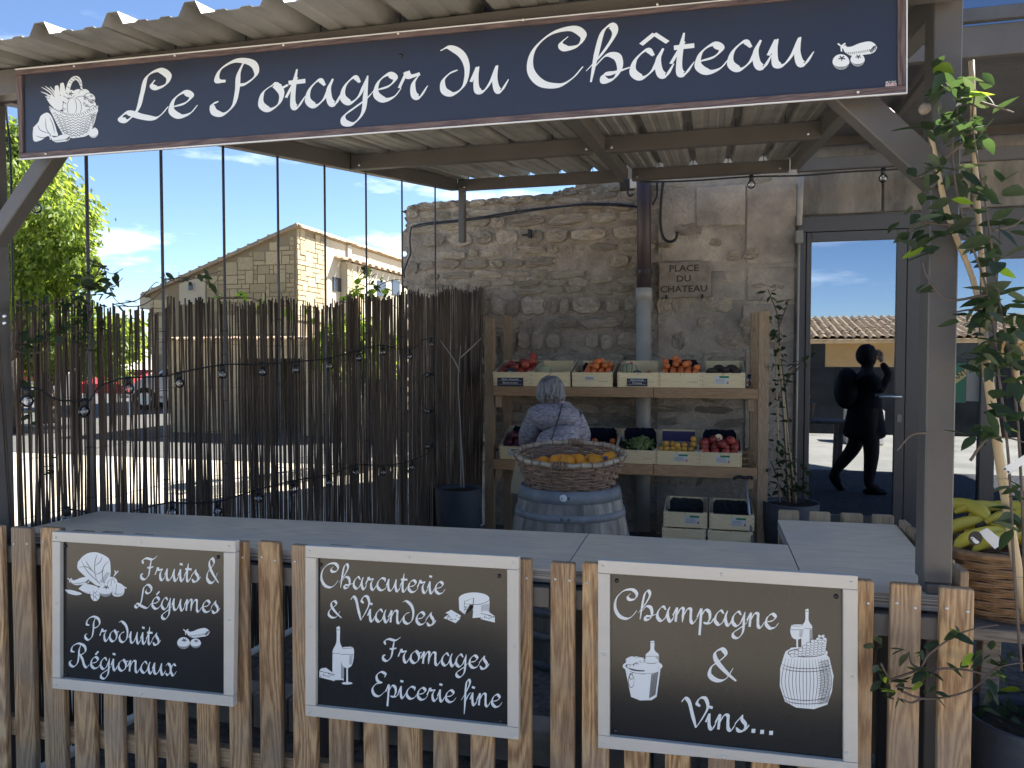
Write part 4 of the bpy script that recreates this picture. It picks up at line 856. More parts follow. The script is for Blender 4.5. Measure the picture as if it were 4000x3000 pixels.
# ------------------------------------------------------------------ reed screen
rf_top = [(2.102,1.675),(2.426,1.706),(2.839,1.717),(3.278,1.782),(3.751,1.81),(4.289,1.832),(4.877,1.926),(5.519,1.996),(6.267,2.068),(7.81,2.264)]
def reedtop(y):
    # measured tops, brought from the plane x=-2.31 on to the line of the screen
    k = fx(y)/y
    ys = -2.31/k
    for (a, b), (c, d) in zip(rf_top, rf_top[1:]):
        if a <= ys <= c: z = b+(d-b)*(ys-a)/(c-a); return 1.5+(z-1.5)*y/ys
    return 1.68 if ys < 3 else 1.5+(2.264-1.5)*y/ys
screen = thing('reed_screen', (fx(4.3), 4.3, 0), 'dark reed cane screen closing the left side of the stall', 'reed screen')
rr = random.Random(11); y = 2.13; reeds = []
while y < 6.42:
    reeds.append((y, 0)); 
    if rr.random() < .24+.16*(y > 3.2): reeds.append((y+rr.uniform(-.004, .006), 1))
    y += rr.uniform(.0094, .0116) if rr.random() > .03 else rr.uniform(.015, .02)
RV = []
for k in range(10):
    mb = MB(); q = random.Random(k); pts = []
    for i in range(9): pts.append((q.uniform(-.0022, .0022), q.uniform(-.0028, .0028), i/8))
    mb.tube(pts, [.0037+q.uniform(-.0005, .0005) for _ in pts], 5); RV.append(mb.mesh('reed', M['reed'], True))
rest = MB(); cnt = 0
for i, (y, lay) in enumerate(reeds):
    zt = reedtop(y)+rr.uniform(-.02, .018)+(.03 if rr.random() < .05 else 0)+.018*math.sin(y*9); z0 = .02
    lean = rr.uniform(-.0045, .0045)+.008*math.sin(y*3)+(rr.uniform(-.05, .05) if lay else 0); off = -.012-(.009 if lay else 0)+rr.uniform(-.002, .002)
    if y > 5.2: lean += .05*(y-5.2)
    if cnt < 296:
        o = lnk('reed', rr.choice(RV), screen, loc=Vector((fx(y)+off, y, z0))-screen.location, rot=(lean, rr.uniform(-.006, .006), rr.uniform(0, 6)), scale=(rr.uniform(.85, 1.25), rr.uniform(.85, 1.25), zt-z0)); o.rotation_mode = 'ZXY' if 0 else 'XYZ'; cnt += 1
        o.rotation_euler = (lean*-1, rr.uniform(-.006, .006), 0)
    else:
        me = rr.choice(RV); L_ = zt-z0; s_ = rr.uniform(.85, 1.3); rest.add([(fx(y)+off+v.co.x*s_, y+v.co.y*s_+lean*v.co.z*L_, z0+v.co.z*L_) for v in me.vertices], [tuple(p.vertices) for p in me.polygons])
part('far_reeds', rest, M['reed'], screen, True, kind='stuff')
mb = MB()
for z in [.1+.21*i for i in range(8)]:
    mb.tube([(fx(yy)-.006, yy, z+.01*math.sin(yy*5)) for yy in [2.13+.1*i for i in range(44)]], .0011, 4)
part('binding_wire', mb, M['wire'], screen)
for y in poleY:
    for z in (.95, 1.12, 1.33, 1.52, 1.66):
        zz = z+rr.uniform(-.05, .05); mb = MB(); mb.tube([(fx(y)-.012, y-.018, zz), (fx(y)+.012, y-.008, zz+.002), (fx(y)+.012, y+.010, zz), (fx(y)-.012, y+.02, zz-.002)], .0016, 5); part('cable_tie', mb, M['cable'], screen)

# ------------------------------------------------------------------ string lights along the screen and roof
sl = thing('string_lights', (fx(3.5), 3.5, 1.4), 'black cable of clear globe bulbs strung along the reed screen', 'string lights')
def run(pts, off=.05): mb = MB(); mb.tube(crom([onF(x, y, off) for x, y in pts], 5), .0035, 6); part('cable', mb, M['cable'], sl, True)
run([(72,1512),(145,1517),(202,1551),(241,1564),(313,1565),(347,1566),(386,1512),(440,1490),(496,1476),(651,1469),(694,1457),(868,1425),(998,1423),(1155,1413),(1281,1399),(1392,1370),(1493,1348),(1599,1367),(1671,1322),(1690,1400),(1686,1600),(1690,1745),(1599,1801),(1498,1818),(1392,1816),(1286,1854),(1146,1878),(1011,1912),(900,1946),(843,1960),(740,1966),(670,1963),(600,1975),(525,1996)])
run([(240,1985),(270,1989),(310,1996),(345,2000)])
gb = MB(); gb.ell((0,0,-.038), .021, 12, 9); gb = gb.mesh('bulb_glass', M['bulb'], True)
sk = MB(); sk.tube([(0,0,.012),(0,0,-.022)], .011, 8); sk = sk.mesh('socket', M['cable'], True)
fi = MB(); fi.tube([(0,0,-.022),(0,0,-.034),(.006,0,-.046),(-.006,.002,-.046),(0,0,-.034)], .0012, 4); fi.tube([(0,0,-.018),(0,0,-.03)],.005,6); fi = fi.mesh('filament', M['cane'], True)
gl_ = 'clear globe bulb hanging from the black cable on the reed screen'
def bulb(p, rot=0, par=sl):
    s_ = lnk('socket', sk, par, loc=Vector(p)-wloc(par), rot=(0, rot, 0)); lnk('bulb', gb, s_); lnk('filament', fi, s_); return s_
for x, y in [(105,1524),(328,1568),(502,1482),(700,1463),(868,1432),(1025,1424),(1155,1418),(1288,1405),(1402,1375),(1497,1354),(1601,1372),(1685,1325),(1498,1824),(1392,1822),(1286,1860),(1146,1884),(1011,1918),(850,1965),(672,1969),(262,1992),(1610,1805)]: bulb(onF(x, y, .052))
for x, y in ((1686,1461),(1688,1604),(1690,1741)): bulb(onF(x, y, .052), R(80))
s2 = thing('string_lights', tuple(onY(3000, 690, 5.7)), 'cable with globe bulbs hung along the rear roof beam above the door', 'string lights')
mb = MB(); mb.tube(crom([onY(x, y, 5.72) for x, y in ((2500,712),(2700,706),(2935,690),(3125,686),(3300,672),(3452,664),(3700,650))], 5), .006, 6); part('cable', mb, M['cable'], s2, True)
for x, y in ((2935,692),(3450,666)): s_ = bulb(onY(x, y, 5.72), 0, s2); s_.scale = (1.4, 1.4, 1.4)
s3 = thing('string_lights', tuple(onY(3640, 90, 2.6)), 'large globe bulb and cable hanging at the roof edge beside the right post', 'string lights')
mb = MB(); mb.tube(crom([onY(x, y, 2.6) for x, y in ((3500,250),(3560,190),(3600,130),(3625,80),(3650,20))], 5), .006, 6); part('cable', mb, M['cable'], s3, True); s_ = bulb(onY(3655, 60, 2.6), 0, s3); s_.scale = (1.7, 1.7, 1.7)
s4 = thing('string_lights', tuple(onY(118, 790, 2.3)), 'single globe bulb by the left brace against the tree', 'string lights')
mb = MB(); mb.tube(crom([onY(x, y, 2.3) for x, y in ((30,330),(24,420),(40,600),(46,900),(50,1200))], 5), .004, 6); mb.tube(crom([onY(x, y, 2.3) for x, y in ((46,760),(80,770),(100,785))], 4), .003, 6); part('cable', mb, M['cable'], s4, True); bulb(onY(112, 795, 2.3), R(-60), s4)

# ------------------------------------------------------------------ fruit shelves
sh = thing('fruit_shelves', (-.64, 6.1, 0), 'two-tier wooden fruit stand against the rubble wall', 'shelves')
def sx(name, x0, x1, y0, y1, z0, z1, m_='shelf_x', bev=.003): mb = MB(); mb.box(x0, x1, y0, y1, z0, z1); return part(name, mb, M[m_], sh, bevel=bev)
YS = 5.90
for x0, x1, y0, z1 in ((-1.745,-1.665,YS-.02,1.825),(-1.70,-1.63,6.30,1.86),(.335,.40,6.30,1.86),(.372,.447,YS-.02,1.845)): sx('post', x0, x1, y0, y0+.05, 0, z1, 'shelf_z')
sx('front_beam', -1.66, -.392, YS-.055, YS-.015, 1.197, 1.272); sx('front_beam', -.388, .368, YS-.055, YS-.015, 1.195, 1.272)
sx('front_beam', -1.66, -.392, YS-.055, YS-.015, .600, .682); sx('front_beam', -.388, .368, YS-.055, YS-.015, .598, .682)
for z, dz in ((1.272, .10), (.682, .145)):
    for i in range(4):
        y0 = YS+.02+i*.095; zz = z-.03+dz*(y0-YS)/.4; mb = MB(); mb.beam((-1.66, y0+.04, zz-.012), (.37, y0+.04, zz-.012), .085, .02); part('shelf_slat', mb, M['shelf_x'], sh, bevel=.002)
    for x in (-1.62, .33): mb = MB(); mb.beam((x, YS-.01, z-.075), (x, 6.3, z-.075+dz), .04, .06); part('side_bearer', mb, M['shelf_z'], sh, bevel=.002)
for x in (-1.655, .30): sx('bracket', x, x+.045, YS-.02, YS+.02, 1.10, 1.194, 'shelf_z'); sx('bracket', x, x+.045, YS-.02, YS+.02, .52, .596, 'shelf_z')

# ------------------------------------------------------------------ fruit crates
CW, CD, CH = .315, .38, .115
def crate_parts():
    P_ = []; t = .006
    def b(name, m_, *a): mb = MB(); mb.box(*a); P_.append((name, mb.mesh(name, M[m_])))
    w2 = CW/2
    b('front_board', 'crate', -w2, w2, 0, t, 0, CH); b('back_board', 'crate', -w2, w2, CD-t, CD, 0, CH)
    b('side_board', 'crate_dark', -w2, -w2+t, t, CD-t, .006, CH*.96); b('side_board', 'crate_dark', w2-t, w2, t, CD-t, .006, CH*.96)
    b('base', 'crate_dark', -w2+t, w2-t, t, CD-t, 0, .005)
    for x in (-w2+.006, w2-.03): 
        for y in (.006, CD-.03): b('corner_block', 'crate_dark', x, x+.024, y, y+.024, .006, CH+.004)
    return P_
CP = crate_parts(); stp = MB()
for x in (-.148, .148): 
    for z in (.025, .055, .09): stp.box(x-.001, x+.001, -.0012, 0, z-.006, z+.006)
stp.box(-.001, .001, -.0012, 0, .095, .115)
stp = stp.mesh('staples', M['metal_dark'])
def crate(x, y, z, tilt, label, w_=1., inner=None, lab=None, group='fruit crates on the stand', back_card=False):
    c = thing('fruit_crate', (x, y, z), label, 'crate', group, (tilt, 0, 0))
    for n_, me in CP: o = lnk(n_, me, c); 
    lnk('staples', stp, c)
    if inner:
        mb = MB(); rr = random.Random(int(x*100)); n_ = 8; w2 = CW/2-.01
        for s_, y0 in ((-1, .01), (1, CD-.012)):
            pass
        vs = []; m_ = 14
        for i in range(m_+1):
            xx = -w2+2*w2*i/m_; sc_ = min(1, min(i, m_-i)/2.2+.25)
            vs += [(xx, CD-.014, .01), (xx, CD-.016-.004*(i % 2), .02+(CH+.0)*sc_*inner+rr.uniform(-.004, .004)), (xx, .012, .05), (xx, .010, .02)]
        mb.add(vs, [(4*i, 4*i+1, 4*i+5, 4*i+4) for i in range(m_)]+[(4*i, 4*i+4, 4*i+6, 4*i+2) for i in range(m_)])
        for s_ in (-1, 1): mb.add([(s_*w2, CD-.014, .01), (s_*w2, CD-.014, .02+CH*.3*inner), (s_*w2, .012, .075), (s_*w2, .012, .01)], [(0,1,2,3)])
        lnk('paper_liner', mb.mesh('paper_liner', M['tray'] if group != 'crates on the floor' else M['netting']), c)
    if back_card: mb = MB(); mb.box(-CW/2+.02, CW/2-.02, CD-.0105, CD-.0085, .012, CH-.012); lnk('violet_card', mb.mesh('violet_card', M['blue_card']), c)
    if lab:
        lx = lab; mb = MB(); mb.box(lx-.052, lx+.05, -.0016, 0, .03, .095); l_ = lnk('origin_label', mb.mesh('origin_label', M['paper']), c)
        mb = MB(); mb.box(lx-.018, lx+.05, -.0022, -.0017, .079, .094); lnk('green_strip', mb.mesh('green_strip', M['green_print']), l_)
        mb = MB()
        for k in range(4): mb.box(lx-.046, lx+.028-.012*(k % 2), -.0021, -.0017, .038+k*.0095, .0405+k*.0095)
        lnk('print_lines', mb.mesh('print_lines', M['chip']), l_); mb = MB(); mb.box(lx+.038, lx+.048, -.0022, -.0017, .034, .05); lnk('red_mark', mb.mesh('red_mark', M['red_print']), l_)
    if not lab:
        mb = MB(); 
        for k in range(7): mb.box(.05+k*.011, .058+k*.011, -.0008, 0, .042, .047+.002*(k % 2))
        lnk('stamp', mb.mesh('stamp', M['crate_dark']), c)
    return c
def fmesh(name, m_, r, kind='round', seed=0):
    q = random.Random(seed); mb = MB()
    if kind == 'melon':
        mb.ell((0,0,0), (r, r, r*.92), 40, 14, fn=lambda p: p*(1+.035*abs(math.cos(5*math.atan2(p.y, p.x)))*math.sqrt(max(0, 1-p.z*p.z)))); return mb.mesh(name, M[m_], True)
    def fn(p):
        s_ = 1+.03*math.sin(3*p.x+seed)-.16*max(0, p.z-.8)*2.2 - .03*max(0, -p.z-.8)
        if kind == 'cleft': s_ -= .05*math.exp(-(p.x*7)**2)*(p.y < 0)
        if kind == 'long': return Vector((p.x*.8, p.y*1.15, p.z*.85))
        return p*s_
    mb.ell((0,0,0), (r, r, r*.94), 14, 10, fn=fn); return mb.mesh(name, M[m_], True)
FR = {'peach': [fmesh('peach', 'peach', .036, 'cleft', i) for i in range(3)], 'apricot': [fmesh('apricot', 'apricot', .0275, 'cleft', i) for i in range(3)], 'plum': [fmesh('plum', 'plum', .034, 'cleft', i) for i in range(3)],
      'apple': [fmesh('apple', 'apple', .036, 'round', i) for i in range(3)], 'lemon': [fmesh('yellow_plum', 'lemon', .024, 'round', i) for i in range(3)], 'orange': [fmesh('orange', 'orange', .040, 'round', i) for i in range(3)], 'avocado': [fmesh('avocado', 'avocado', .04, 'long', 1)]}
NAMES = {'lemon': 'yellow_plum'}
def fruits(c, kind, cells, label, group, r, cat=None, rnd=random.Random(9), z0=.012):
    """cells: (x, y, layer) in crate coordinates"""
    Mx = Matrix.Rotation(c.rotation_euler.x, 4, 'X')
    for (x, y, ly) in cells:
        p = Mx@Vector((x+rnd.uniform(-.003, .003), y, z0-.008+r+ly*r*1.22)); o = bpy.data.objects.new(NAMES.get(kind, kind), rnd.choice(FR[kind])); COL.objects.link(o)
        o.location = p+c.location; o.rotation_euler = (rnd.uniform(-.7, .5), rnd.uniform(-.6, .6), rnd.uniform(0, 6)); tag(o, label, cat or NAMES.get(kind, kind).replace('_', ' '), group)
def grid(xs, ys, ly): return [(x, y, ly) for y in ys for x in xs]
def cxp(x0, x1, Y=5.88): return onY((x0+x1)/2, 1500, Y).x
T1, T2 = R(14), R(21)
yC1, yC2 = 5.865, 5.865
tops = [(1933,2076),(2080,2226),(2239,2391),(2417,2570),(2580,2737),(2744,2905)]
ct = ['leftmost crate on the top shelf, peaches behind a black price card','second crate on the top shelf holding a pale melon','third crate on the top shelf with orange apricots and a small white sticker','fourth crate on the top shelf with a ribbed melon and black price card','fifth crate on the top shelf filled with apricots on dark paper','rightmost crate on the top shelf with green label and dark round fruit']
CR = []
for i, (a, b) in enumerate(tops): CR.append(crate(cxp(a, b), yC1, 1.274, T1, ct[i], inner={0:.8, 2:.7, 4:.95}.get(i), lab=-.01 if i == 5 else None))
r = .036; fruits(CR[0], 'peach', grid((-.1,-.03,.045,.115), (.05,.13,.21,.29), 1)+[(.0,.1,2.1),(.08,.13,2.3),(.125,.2,2.6),(.04,.24,2.2),(.11,.30,2.9),(-.05,.2,2)], 'red and yellow peach in the leftmost crate of the top shelf', 'peaches in the top left crate', r)
r = .0275; fruits(CR[2], 'apricot', grid((-.05,.005,.06,.115), (.05,.11,.17,.24), 2)+[(.02,.1,3.2),(.05,.2,3.8),(.09,.12,3.3),(-.03,.16,3),(.03,.15,3.9),(.12,.18,3.1),(.0,.22,3.3)], 'orange apricot heaped in the third crate of the top shelf', 'apricots in the third top crate', r)
fruits(CR[4], 'apricot', grid((-.12,-.06,.0,.055,.11), (.05,.11,.18), 2)+[(-.11,.12,3.2),(-.12,.2,3.6),(-.04,.16,3.3),(-.05,.24,4),(.03,.14,3.4),(-.02,.2,3.7),(.05,.2,3.2),(.12,.1,3.0)], 'orange apricot heaped in the fifth crate of the top shelf', 'apricots in the fifth top crate', r)
fruits(CR[5], 'avocado', [(-.08,.1,1.1),(.02,.1,1.2),(.1,.1,1.1),(-.03,.2,1.1),(.07,.2,1.1)], 'dark round fruit low in the rightmost crate of the top shelf', 'dark fruit in the last top crate', .04)
def melon(c, x, y, label, ribs, z=.1, r=.068):
    p = Matrix.Rotation(c.rotation_euler.x, 4, 'X')@Vector((x, y, z)); o = lnk('melon', fmesh('melon', 'melon', r, 'melon'), loc=p+c.location, rot=(R(-35), R(10), .3)); tag(o, label, 'melon')
    if ribs:
        mb = MB()
        for k in range(10): 
            a = 2*math.pi*(k+.5)/10; mb.tube([(r*1.012*math.sin(t)*math.cos(a), r*1.012*math.sin(t)*math.sin(a), r*.93*math.cos(t)) for t in [math.pi*(.04+.92*j/10) for j in range(11)]], .0035, 5)
        mb.tube([(0,0,r*.9),(.002,0,r*1.1),(.01,0,r*1.2)], .005, 6); lnk('green_ribs', mb.mesh('green_ribs', M['melon_rib'], True), o)
        mb = MB(); mb.ell((0,-r*.62,r*.68), (.016,.010,.018), 10, 6); lnk('red_sticker', mb.mesh('red_sticker', M['red_print'], True), o)
melon(CR[1], -.07, .12, 'smooth pale yellow melon in the second crate of the top shelf', False, .075, .066); melon(CR[3], -.075, .13, 'green-ribbed melon with round red sticker in the fourth crate of the top shelf', True, .088); melon(CR[3], .06, .12, 'lower ribbed melon with red sticker beside the price card, right of the taller melon', True, .035, .055)
st = MB(); st.box(-.035, .035, -.0016, 0, .055, .085); o = lnk('barcode_sticker', st.mesh('barcode_sticker', M['paper']), CR[2], loc=(-.02, 0, 0))
st = MB()
for k in range(8): st.box(-.03+k*.008, -.027+k*.008, -.002, -.0017, .06, .08)
lnk('barcode', st.mesh('barcode', M['cable']), CR[2], loc=(-.02, 0, 0))
lows = [(1953,2106),(2108,2254),(2256,2404),(2412,2566),(2568,2726),(2734,2896)]
cl = ['leftmost crate on the lower shelf with dark red plums','lower-shelf crate hidden behind the grey-haired woman','lower-shelf crate just right of the woman with mixed apricots and violet card','lower-shelf crate full of green grapes on dark blue paper','lower-shelf crate of small yellow plums with violet card','rightmost crate on the lower shelf with red apples']
LR = []
for i, (a, b) in enumerate(lows): LR.append(crate(cxp(a, b), yC2, .684, T2, cl[i], inner={0:.9,2:.9,3:.95,5:.95}.get(i), lab=(-.04 if i == 0 else .03 if i == 4 else .02 if i == 5 else None), back_card=i in (2, 4)))
r = .034; fruits(LR[0], 'plum', grid((-.1,-.03,.04,.11), (.05,.12,.19,.26), 1.2)+[(-.06,.17,2.2),(.01,.2,2.4),(.08,.15,2.3)], 'dark red plum in the leftmost crate of the lower shelf', 'plums in the lower left crate', r)
r = .0275; fruits(LR[2], 'apricot', [(x, y, 1.5) for x, y in ((-.12,.05),(-.07,.05),(-.01,.05),(.04,.06),(.1,.05),(-.1,.12),(-.03,.12),(.03,.14),(.1,.12),(-.03,.2),(.11,.2),(-.11,.2))], 'dull orange apricot in the crate right of the woman on the lower shelf', 'apricots in the third lower crate', r)
r = .024; fruits(LR[4], 'lemon', grid((-.125,-.08,-.035,.01,.055,.1), (.04,.095), 2)+[(-.09,.13,3),(-.04,.14,2.8),(.0,.12,2.8),(.05,.13,2.6),(.12,.13,3),(.12,.18,3.6)], 'small yellow plum in the fifth crate of the lower shelf', 'yellow plums in the lower shelf crate', r)
r = .036; fruits(LR[5], 'apple', grid((-.11,-.035,.04,.11), (.05,.13,.21), 1.2)+[(.01,.1,2.2),(.08,.16,2.3),(-.05,.17,2.2),(-.11,.15,1.9)], 'red apple in the rightmost crate of the lower shelf', 'apples in the lower right crate', r)
c = LR[5]; p = Matrix.Rotation(T2, 4, 'X')@Vector((-.01, .2, .135)); o = lnk('cut_apple', fmesh('cut_apple', 'apple', .036), loc=p+c.location); tag(o, 'halved red apple showing pale flesh on top of the apple crate', 'apple'); mb = MB(); mb.el = None; mb.lathe([(.001,.0),(.027,.0)], (0,-.034,.008), 14, M=Matrix.Rotation(R(90), 4, 'X')); mb.lathe([(.028,.0),(.0,.006)], (0,-.026,.008), 14, M=Matrix.Rotation(R(90), 4, 'X')); lnk('flesh', mb.mesh('flesh', M['crate'], True), o)
# green grapes: one heap with its berries
c = LR[3]; gr = thing('grape_heap', tuple(c.location), 'heap of green grapes in the fourth crate of the lower shelf', 'grapes', rot=(T2, 0, 0)); gm = MB(); gm.ell((0,0,0), (.0115,.0115,.013), 10, 7); gm = gm.mesh('grape', M['grape'], True); rr = random.Random(21)
for k in range(150):
    x = rr.gauss(.02, .06); y = rr.uniform(.03, .27); 
    if abs(x) > .135: continue
    zt = .07+.055*math.exp(-((x-.02)/.07)**2)*(1-abs(y-.16)/.25); lnk('grape', gm, gr, loc=(x, y, zt+rr.uniform(-.018, .006)), rot=(rr.uniform(0, 3), rr.uniform(0, 3), 0))
mb = MB(); mb.tube([(.05,.1,.1),(.06,.15,.13),(.09,.2,.135)], .003, 5); lnk('stalk', mb.mesh('stalk', M['stem'], True), gr)
# floor crates, each standing on another one
for i, (a, b, lb) in enumerate(((2598,2757,'left of the two upper floor crates, dark netting inside, green label'), (2777,2936,'right of the two upper floor crates beside the walking cane'))):
    x = onY((a+b)/2, 2060, 5.75).x; crate(x, 5.70, .245, R(8), lb, inner=.75, lab=.05, group='crates on the floor'); crate(x-.01, 5.69, .125, R(8), ('left' if i == 0 else 'right')+' floor crate underneath another crate, only its top edge showing', group='crates on the floor')
# price cards
def pricecard(px0, px1, py0, py1, l1, l2, l3, label):
    a, b = onY(px0, py0, 5.85), onY(px1, py1, 5.85); cx_ = (a.x+b.x)/2; t = thing('price_card', (cx_, 5.85, b.z), label, 'price card'); w2 = (b.x-a.x)/2; h_ = a.z-b.z
    mb = MB(); q = [(-w2,0),(w2,0),(w2,h_),(w2*.5,h_)]+[(w2*.5*math.cos(s_), h_+w2*.36*math.sin(s_)) for s_ in [math.pi*k/8 for k in range(1, 8)]]+[(-w2*.5,h_),(-w2,h_)]
    mb.prism(q, lambda u: (cx_+u[0], 5.848, b.z+u[1]), lambda u: (cx_+u[0], 5.852, b.z+u[1])); part('card', mb, M['slate'], t)
    yq = 5.8465; caption(t, '1kg', (cx_, yq, a.z+.006), .026, M['paper']); caption(t, l1, (cx_-.02, yq, b.z+h_*.74), .028, M['paper'], bold=.0006); caption(t, l2, (cx_, yq, b.z+h_*.5), .019, M['paper'], bold=.0003); caption(t, l3, (cx_, yq, b.z+h_*.26), .019, M['paper'], bold=.0003)
    mb = MB()
    for k in (.62, .4, .14): mb.box(cx_-w2*.9, cx_+w2*.9, 5.8465, 5.8472, b.z+h_*k, b.z+h_*k+.0018)
    part('ruled_lines', mb, M['paper'], t); mb = MB(); mb.box(cx_+w2*.4, cx_+w2*.95, 5.8462, 5.847, a.z-.02, a.z-.004); part('blue_picture', mb, M['blue_print'], t); mb = MB(); mb.box(cx_-w2*.3, cx_+w2*.2, 5.8462, 5.847, a.z-.02, a.z-.004); part('orange_picture', mb, M['apricot'], t)
pricecard(1943, 2044, 1455, 1509, '5.90 €', 'Pêche / Nectarine', 'Blanche et jaune', 'black price card 5.90 on the leftmost top crate')
pricecard(2449, 2529, 1460, 1509, '5.90 €', 'Melon Brodé', 'Provence', 'black price card 5.90 on the fourth top crate with the melons')
jar = thing('glass_jar', tuple(onY(2918, 1505, 5.95)), 'small clear plastic tub at the right end of the top shelf', 'tub'); p = onY(2918, 1507, 5.95); mb = MB(); mb.lathe([(.0,0),(.026,0),(.03,.085),(.027,.085),(.024,.004)], p, 16); part('tub', mb, M['bulb'], jar, True)

# ------------------------------------------------------------------ barrel, basket, oranges
BX = onY(2226, 1900, 3.72).x; BY = 3.72
bar_ = thing('wine_barrel', (BX, BY, 0), 'weathered grey oak barrel with metal hoops carrying the orange basket', 'barrel')
BH = .868
def br(z): return .242+.062*math.sin(math.pi*min(1, max(0, z/BH)))**.9 if z > 0 else .242
zs = [0, .1, .22, .34, .447, .56, .68, .79, BH]; NS = 22; rr = random.Random(3); ang = [0]
for i in range(NS): ang.append(ang[-1]+rr.uniform(.7, 1.3))
ang = [a*2*math.pi/ang[-1] for a in ang]
for i in range(NS):
    mb = MB(); vs = []; a0, a1 = ang[i]+.0018, ang[i+1]-.0018
    for z in zs:
        for a in (a0, (a0+a1)/2, a1): vs.append((BX+br(z)*math.cos(a), BY+br(z)*math.sin(a), z))
    for z in zs:
        for a in (a0, a1): vs.append((BX+(br(z)-.022)*math.cos(a), BY+(br(z)-.022)*math.sin(a), z))
    n_ = len(zs); fs = []
    for k in range(n_-1):
        fs += [(3*k, 3*k+1, 3*k+4, 3*k+3), (3*k+1, 3*k+2, 3*k+5, 3*k+4)]; q = 3*n_+2*k; fs += [(q, q+2, q+3, q+1), (3*k, 3*k+3, q+2, q), (3*k+2, q+1, q+3, 3*k+5)]
    k = n_-1; fs.append((3*k, 3*k+1, 3*k+2, 3*n_+2*k+1, 3*n_+2*k)); mb.add(vs, fs); part('stave', mb, M['stave'], bar_)
for z0, z1 in ((.0,.05),(.16,.2),(.28,.32),(.60,.64),(.728,.762),(.812,BH+.002)):
    mb = MB(); mb.lathe([(br(z0)+.001,z0),(br(z0)+.004,z0),(br(z1)+.004,z1),(br(z1)+.001,z1)], (BX,BY,0), 48); part('hoop', mb, M['hoop'], bar_, True)
mb = MB(); mb.lathe([(0,BH-.03),(.225,BH-.03)], (BX,BY,0), 32); part('head', mb, M['stave'], bar_)
fa = math.atan2(-BY, -BX)
for z, rz_ in ((.842,0),(.745,0)):
    for k in (-.09,.03): a = fa+k-.05; mb = MB(); mb.ell((BX+(br(z)+.004)*math.cos(a), BY+(br(z)+.004)*math.sin(a), z), .006, 8, 6); part('rivet', mb, M['metal_dark'], bar_)
a = fa-.12; mb = MB(); mb.ell((BX+(br(.84)+.0045)*math.cos(a), BY+(br(.84)+.0045)*math.sin(a), .842), (.018,.004,.018), 14, 8); part('white_disc', mb, M['paper'], bar_, True)
bk = thing('wicker_basket', (BX, BY, .878), 'round brown wicker basket with pale willow rim on the barrel', 'basket', rot=(R(6.5), R(1.0), 0))
def bkr(z): return .215+.047*min(1, z/.12)
RA = 1.0; zr = .135
for k in range(8):
    z = .008+k*.0162; mb = MB(); n_ = 112; ph = (k % 2)*math.pi
    for s_ in (0,): mb.tube([((bkr(z)+.0075*math.cos(14*t+ph))*math.cos(t), (bkr(z)+.0075*math.cos(14*t+ph))*math.sin(t)*.96, z+.0022*math.sin(5*t+k)) for t in [2*math.pi*i/n_ for i in range(n_+1)]], .0046, 6); mb.tube([((bkr(z)+.0075*math.cos(14*t+ph+.3))*math.cos(t), (bkr(z)+.0075*math.cos(14*t+ph+.3))*math.sin(t)*.96, z+.0085) for t in [2*math.pi*i/n_ for i in range(n_+1)]], .0040, 5)
    lnk('weaver', mb.mesh('weaver', M['wicker'], True), bk)
for i in range(28): 
    t = 2*math.pi*i/28; mb = MB(); mb.tube([(bkr(z)*math.cos(t), bkr(z)*math.sin(t)*.96, z) for z in (0, .06, .12, zr+.01)], .0035, 6); lnk('stake', mb.mesh('stake', M['wicker'], True), bk)
mb = MB(); rrr = random.Random(1); n_ = 60; mb.tube([((.266+.002*math.sin(7*t))*math.cos(t), (.266+.002*math.sin(7*t))*math.sin(t)*.96, zr+.012+.002*math.sin(9*t)) for t in [2*math.pi*i/n_ for i in range(n_+1)]], .0125, 10); lnk('rim', mb.mesh('rim', M['wicker_pale'], True), bk)
mb = MB()
for i in range(28):
    t = 2*math.pi*(i+.5)/28+rrr.uniform(-.03, .03); c_ = Vector((.266*math.cos(t), .255*math.sin(t), zr+.012)); d_ = Vector((math.cos(t), math.sin(t), 0)); mb.tube([c_+d_*(.0155*math.cos(s_))+Vector((0,0,.0155*math.sin(s_))) for s_ in [2*math.pi*j/10 for j in range(11)]], .003, 5)
for t0 in (R(-97), R(87)):
    for k in range(9): 
        t = t0+k*.03; c_ = Vector((.266*math.cos(t), .255*math.sin(t), zr+.012)); d_ = Vector((math.cos(t), math.sin(t), 0)); mb.tube([c_+d_*(.018*math.cos(s_))+Vector((.004*s_*(k % 2),0,.018*math.sin(s_))) for s_ in [2*math.pi*j/10 for j in range(11)]], .004, 5)
lnk('rim_binding', mb.mesh('rim_binding', M['wicker'], True), bk)
mb = MB(); mb.lathe([(0,.004),(.22,.004)], (0,0,0), 24); lnk('bottom', mb.mesh('bottom', M['wicker']), bk)
Bm = Matrix.Translation(bk.location)@bk.rotation_euler.to_matrix().to_4x4()
rr = random.Random(8)
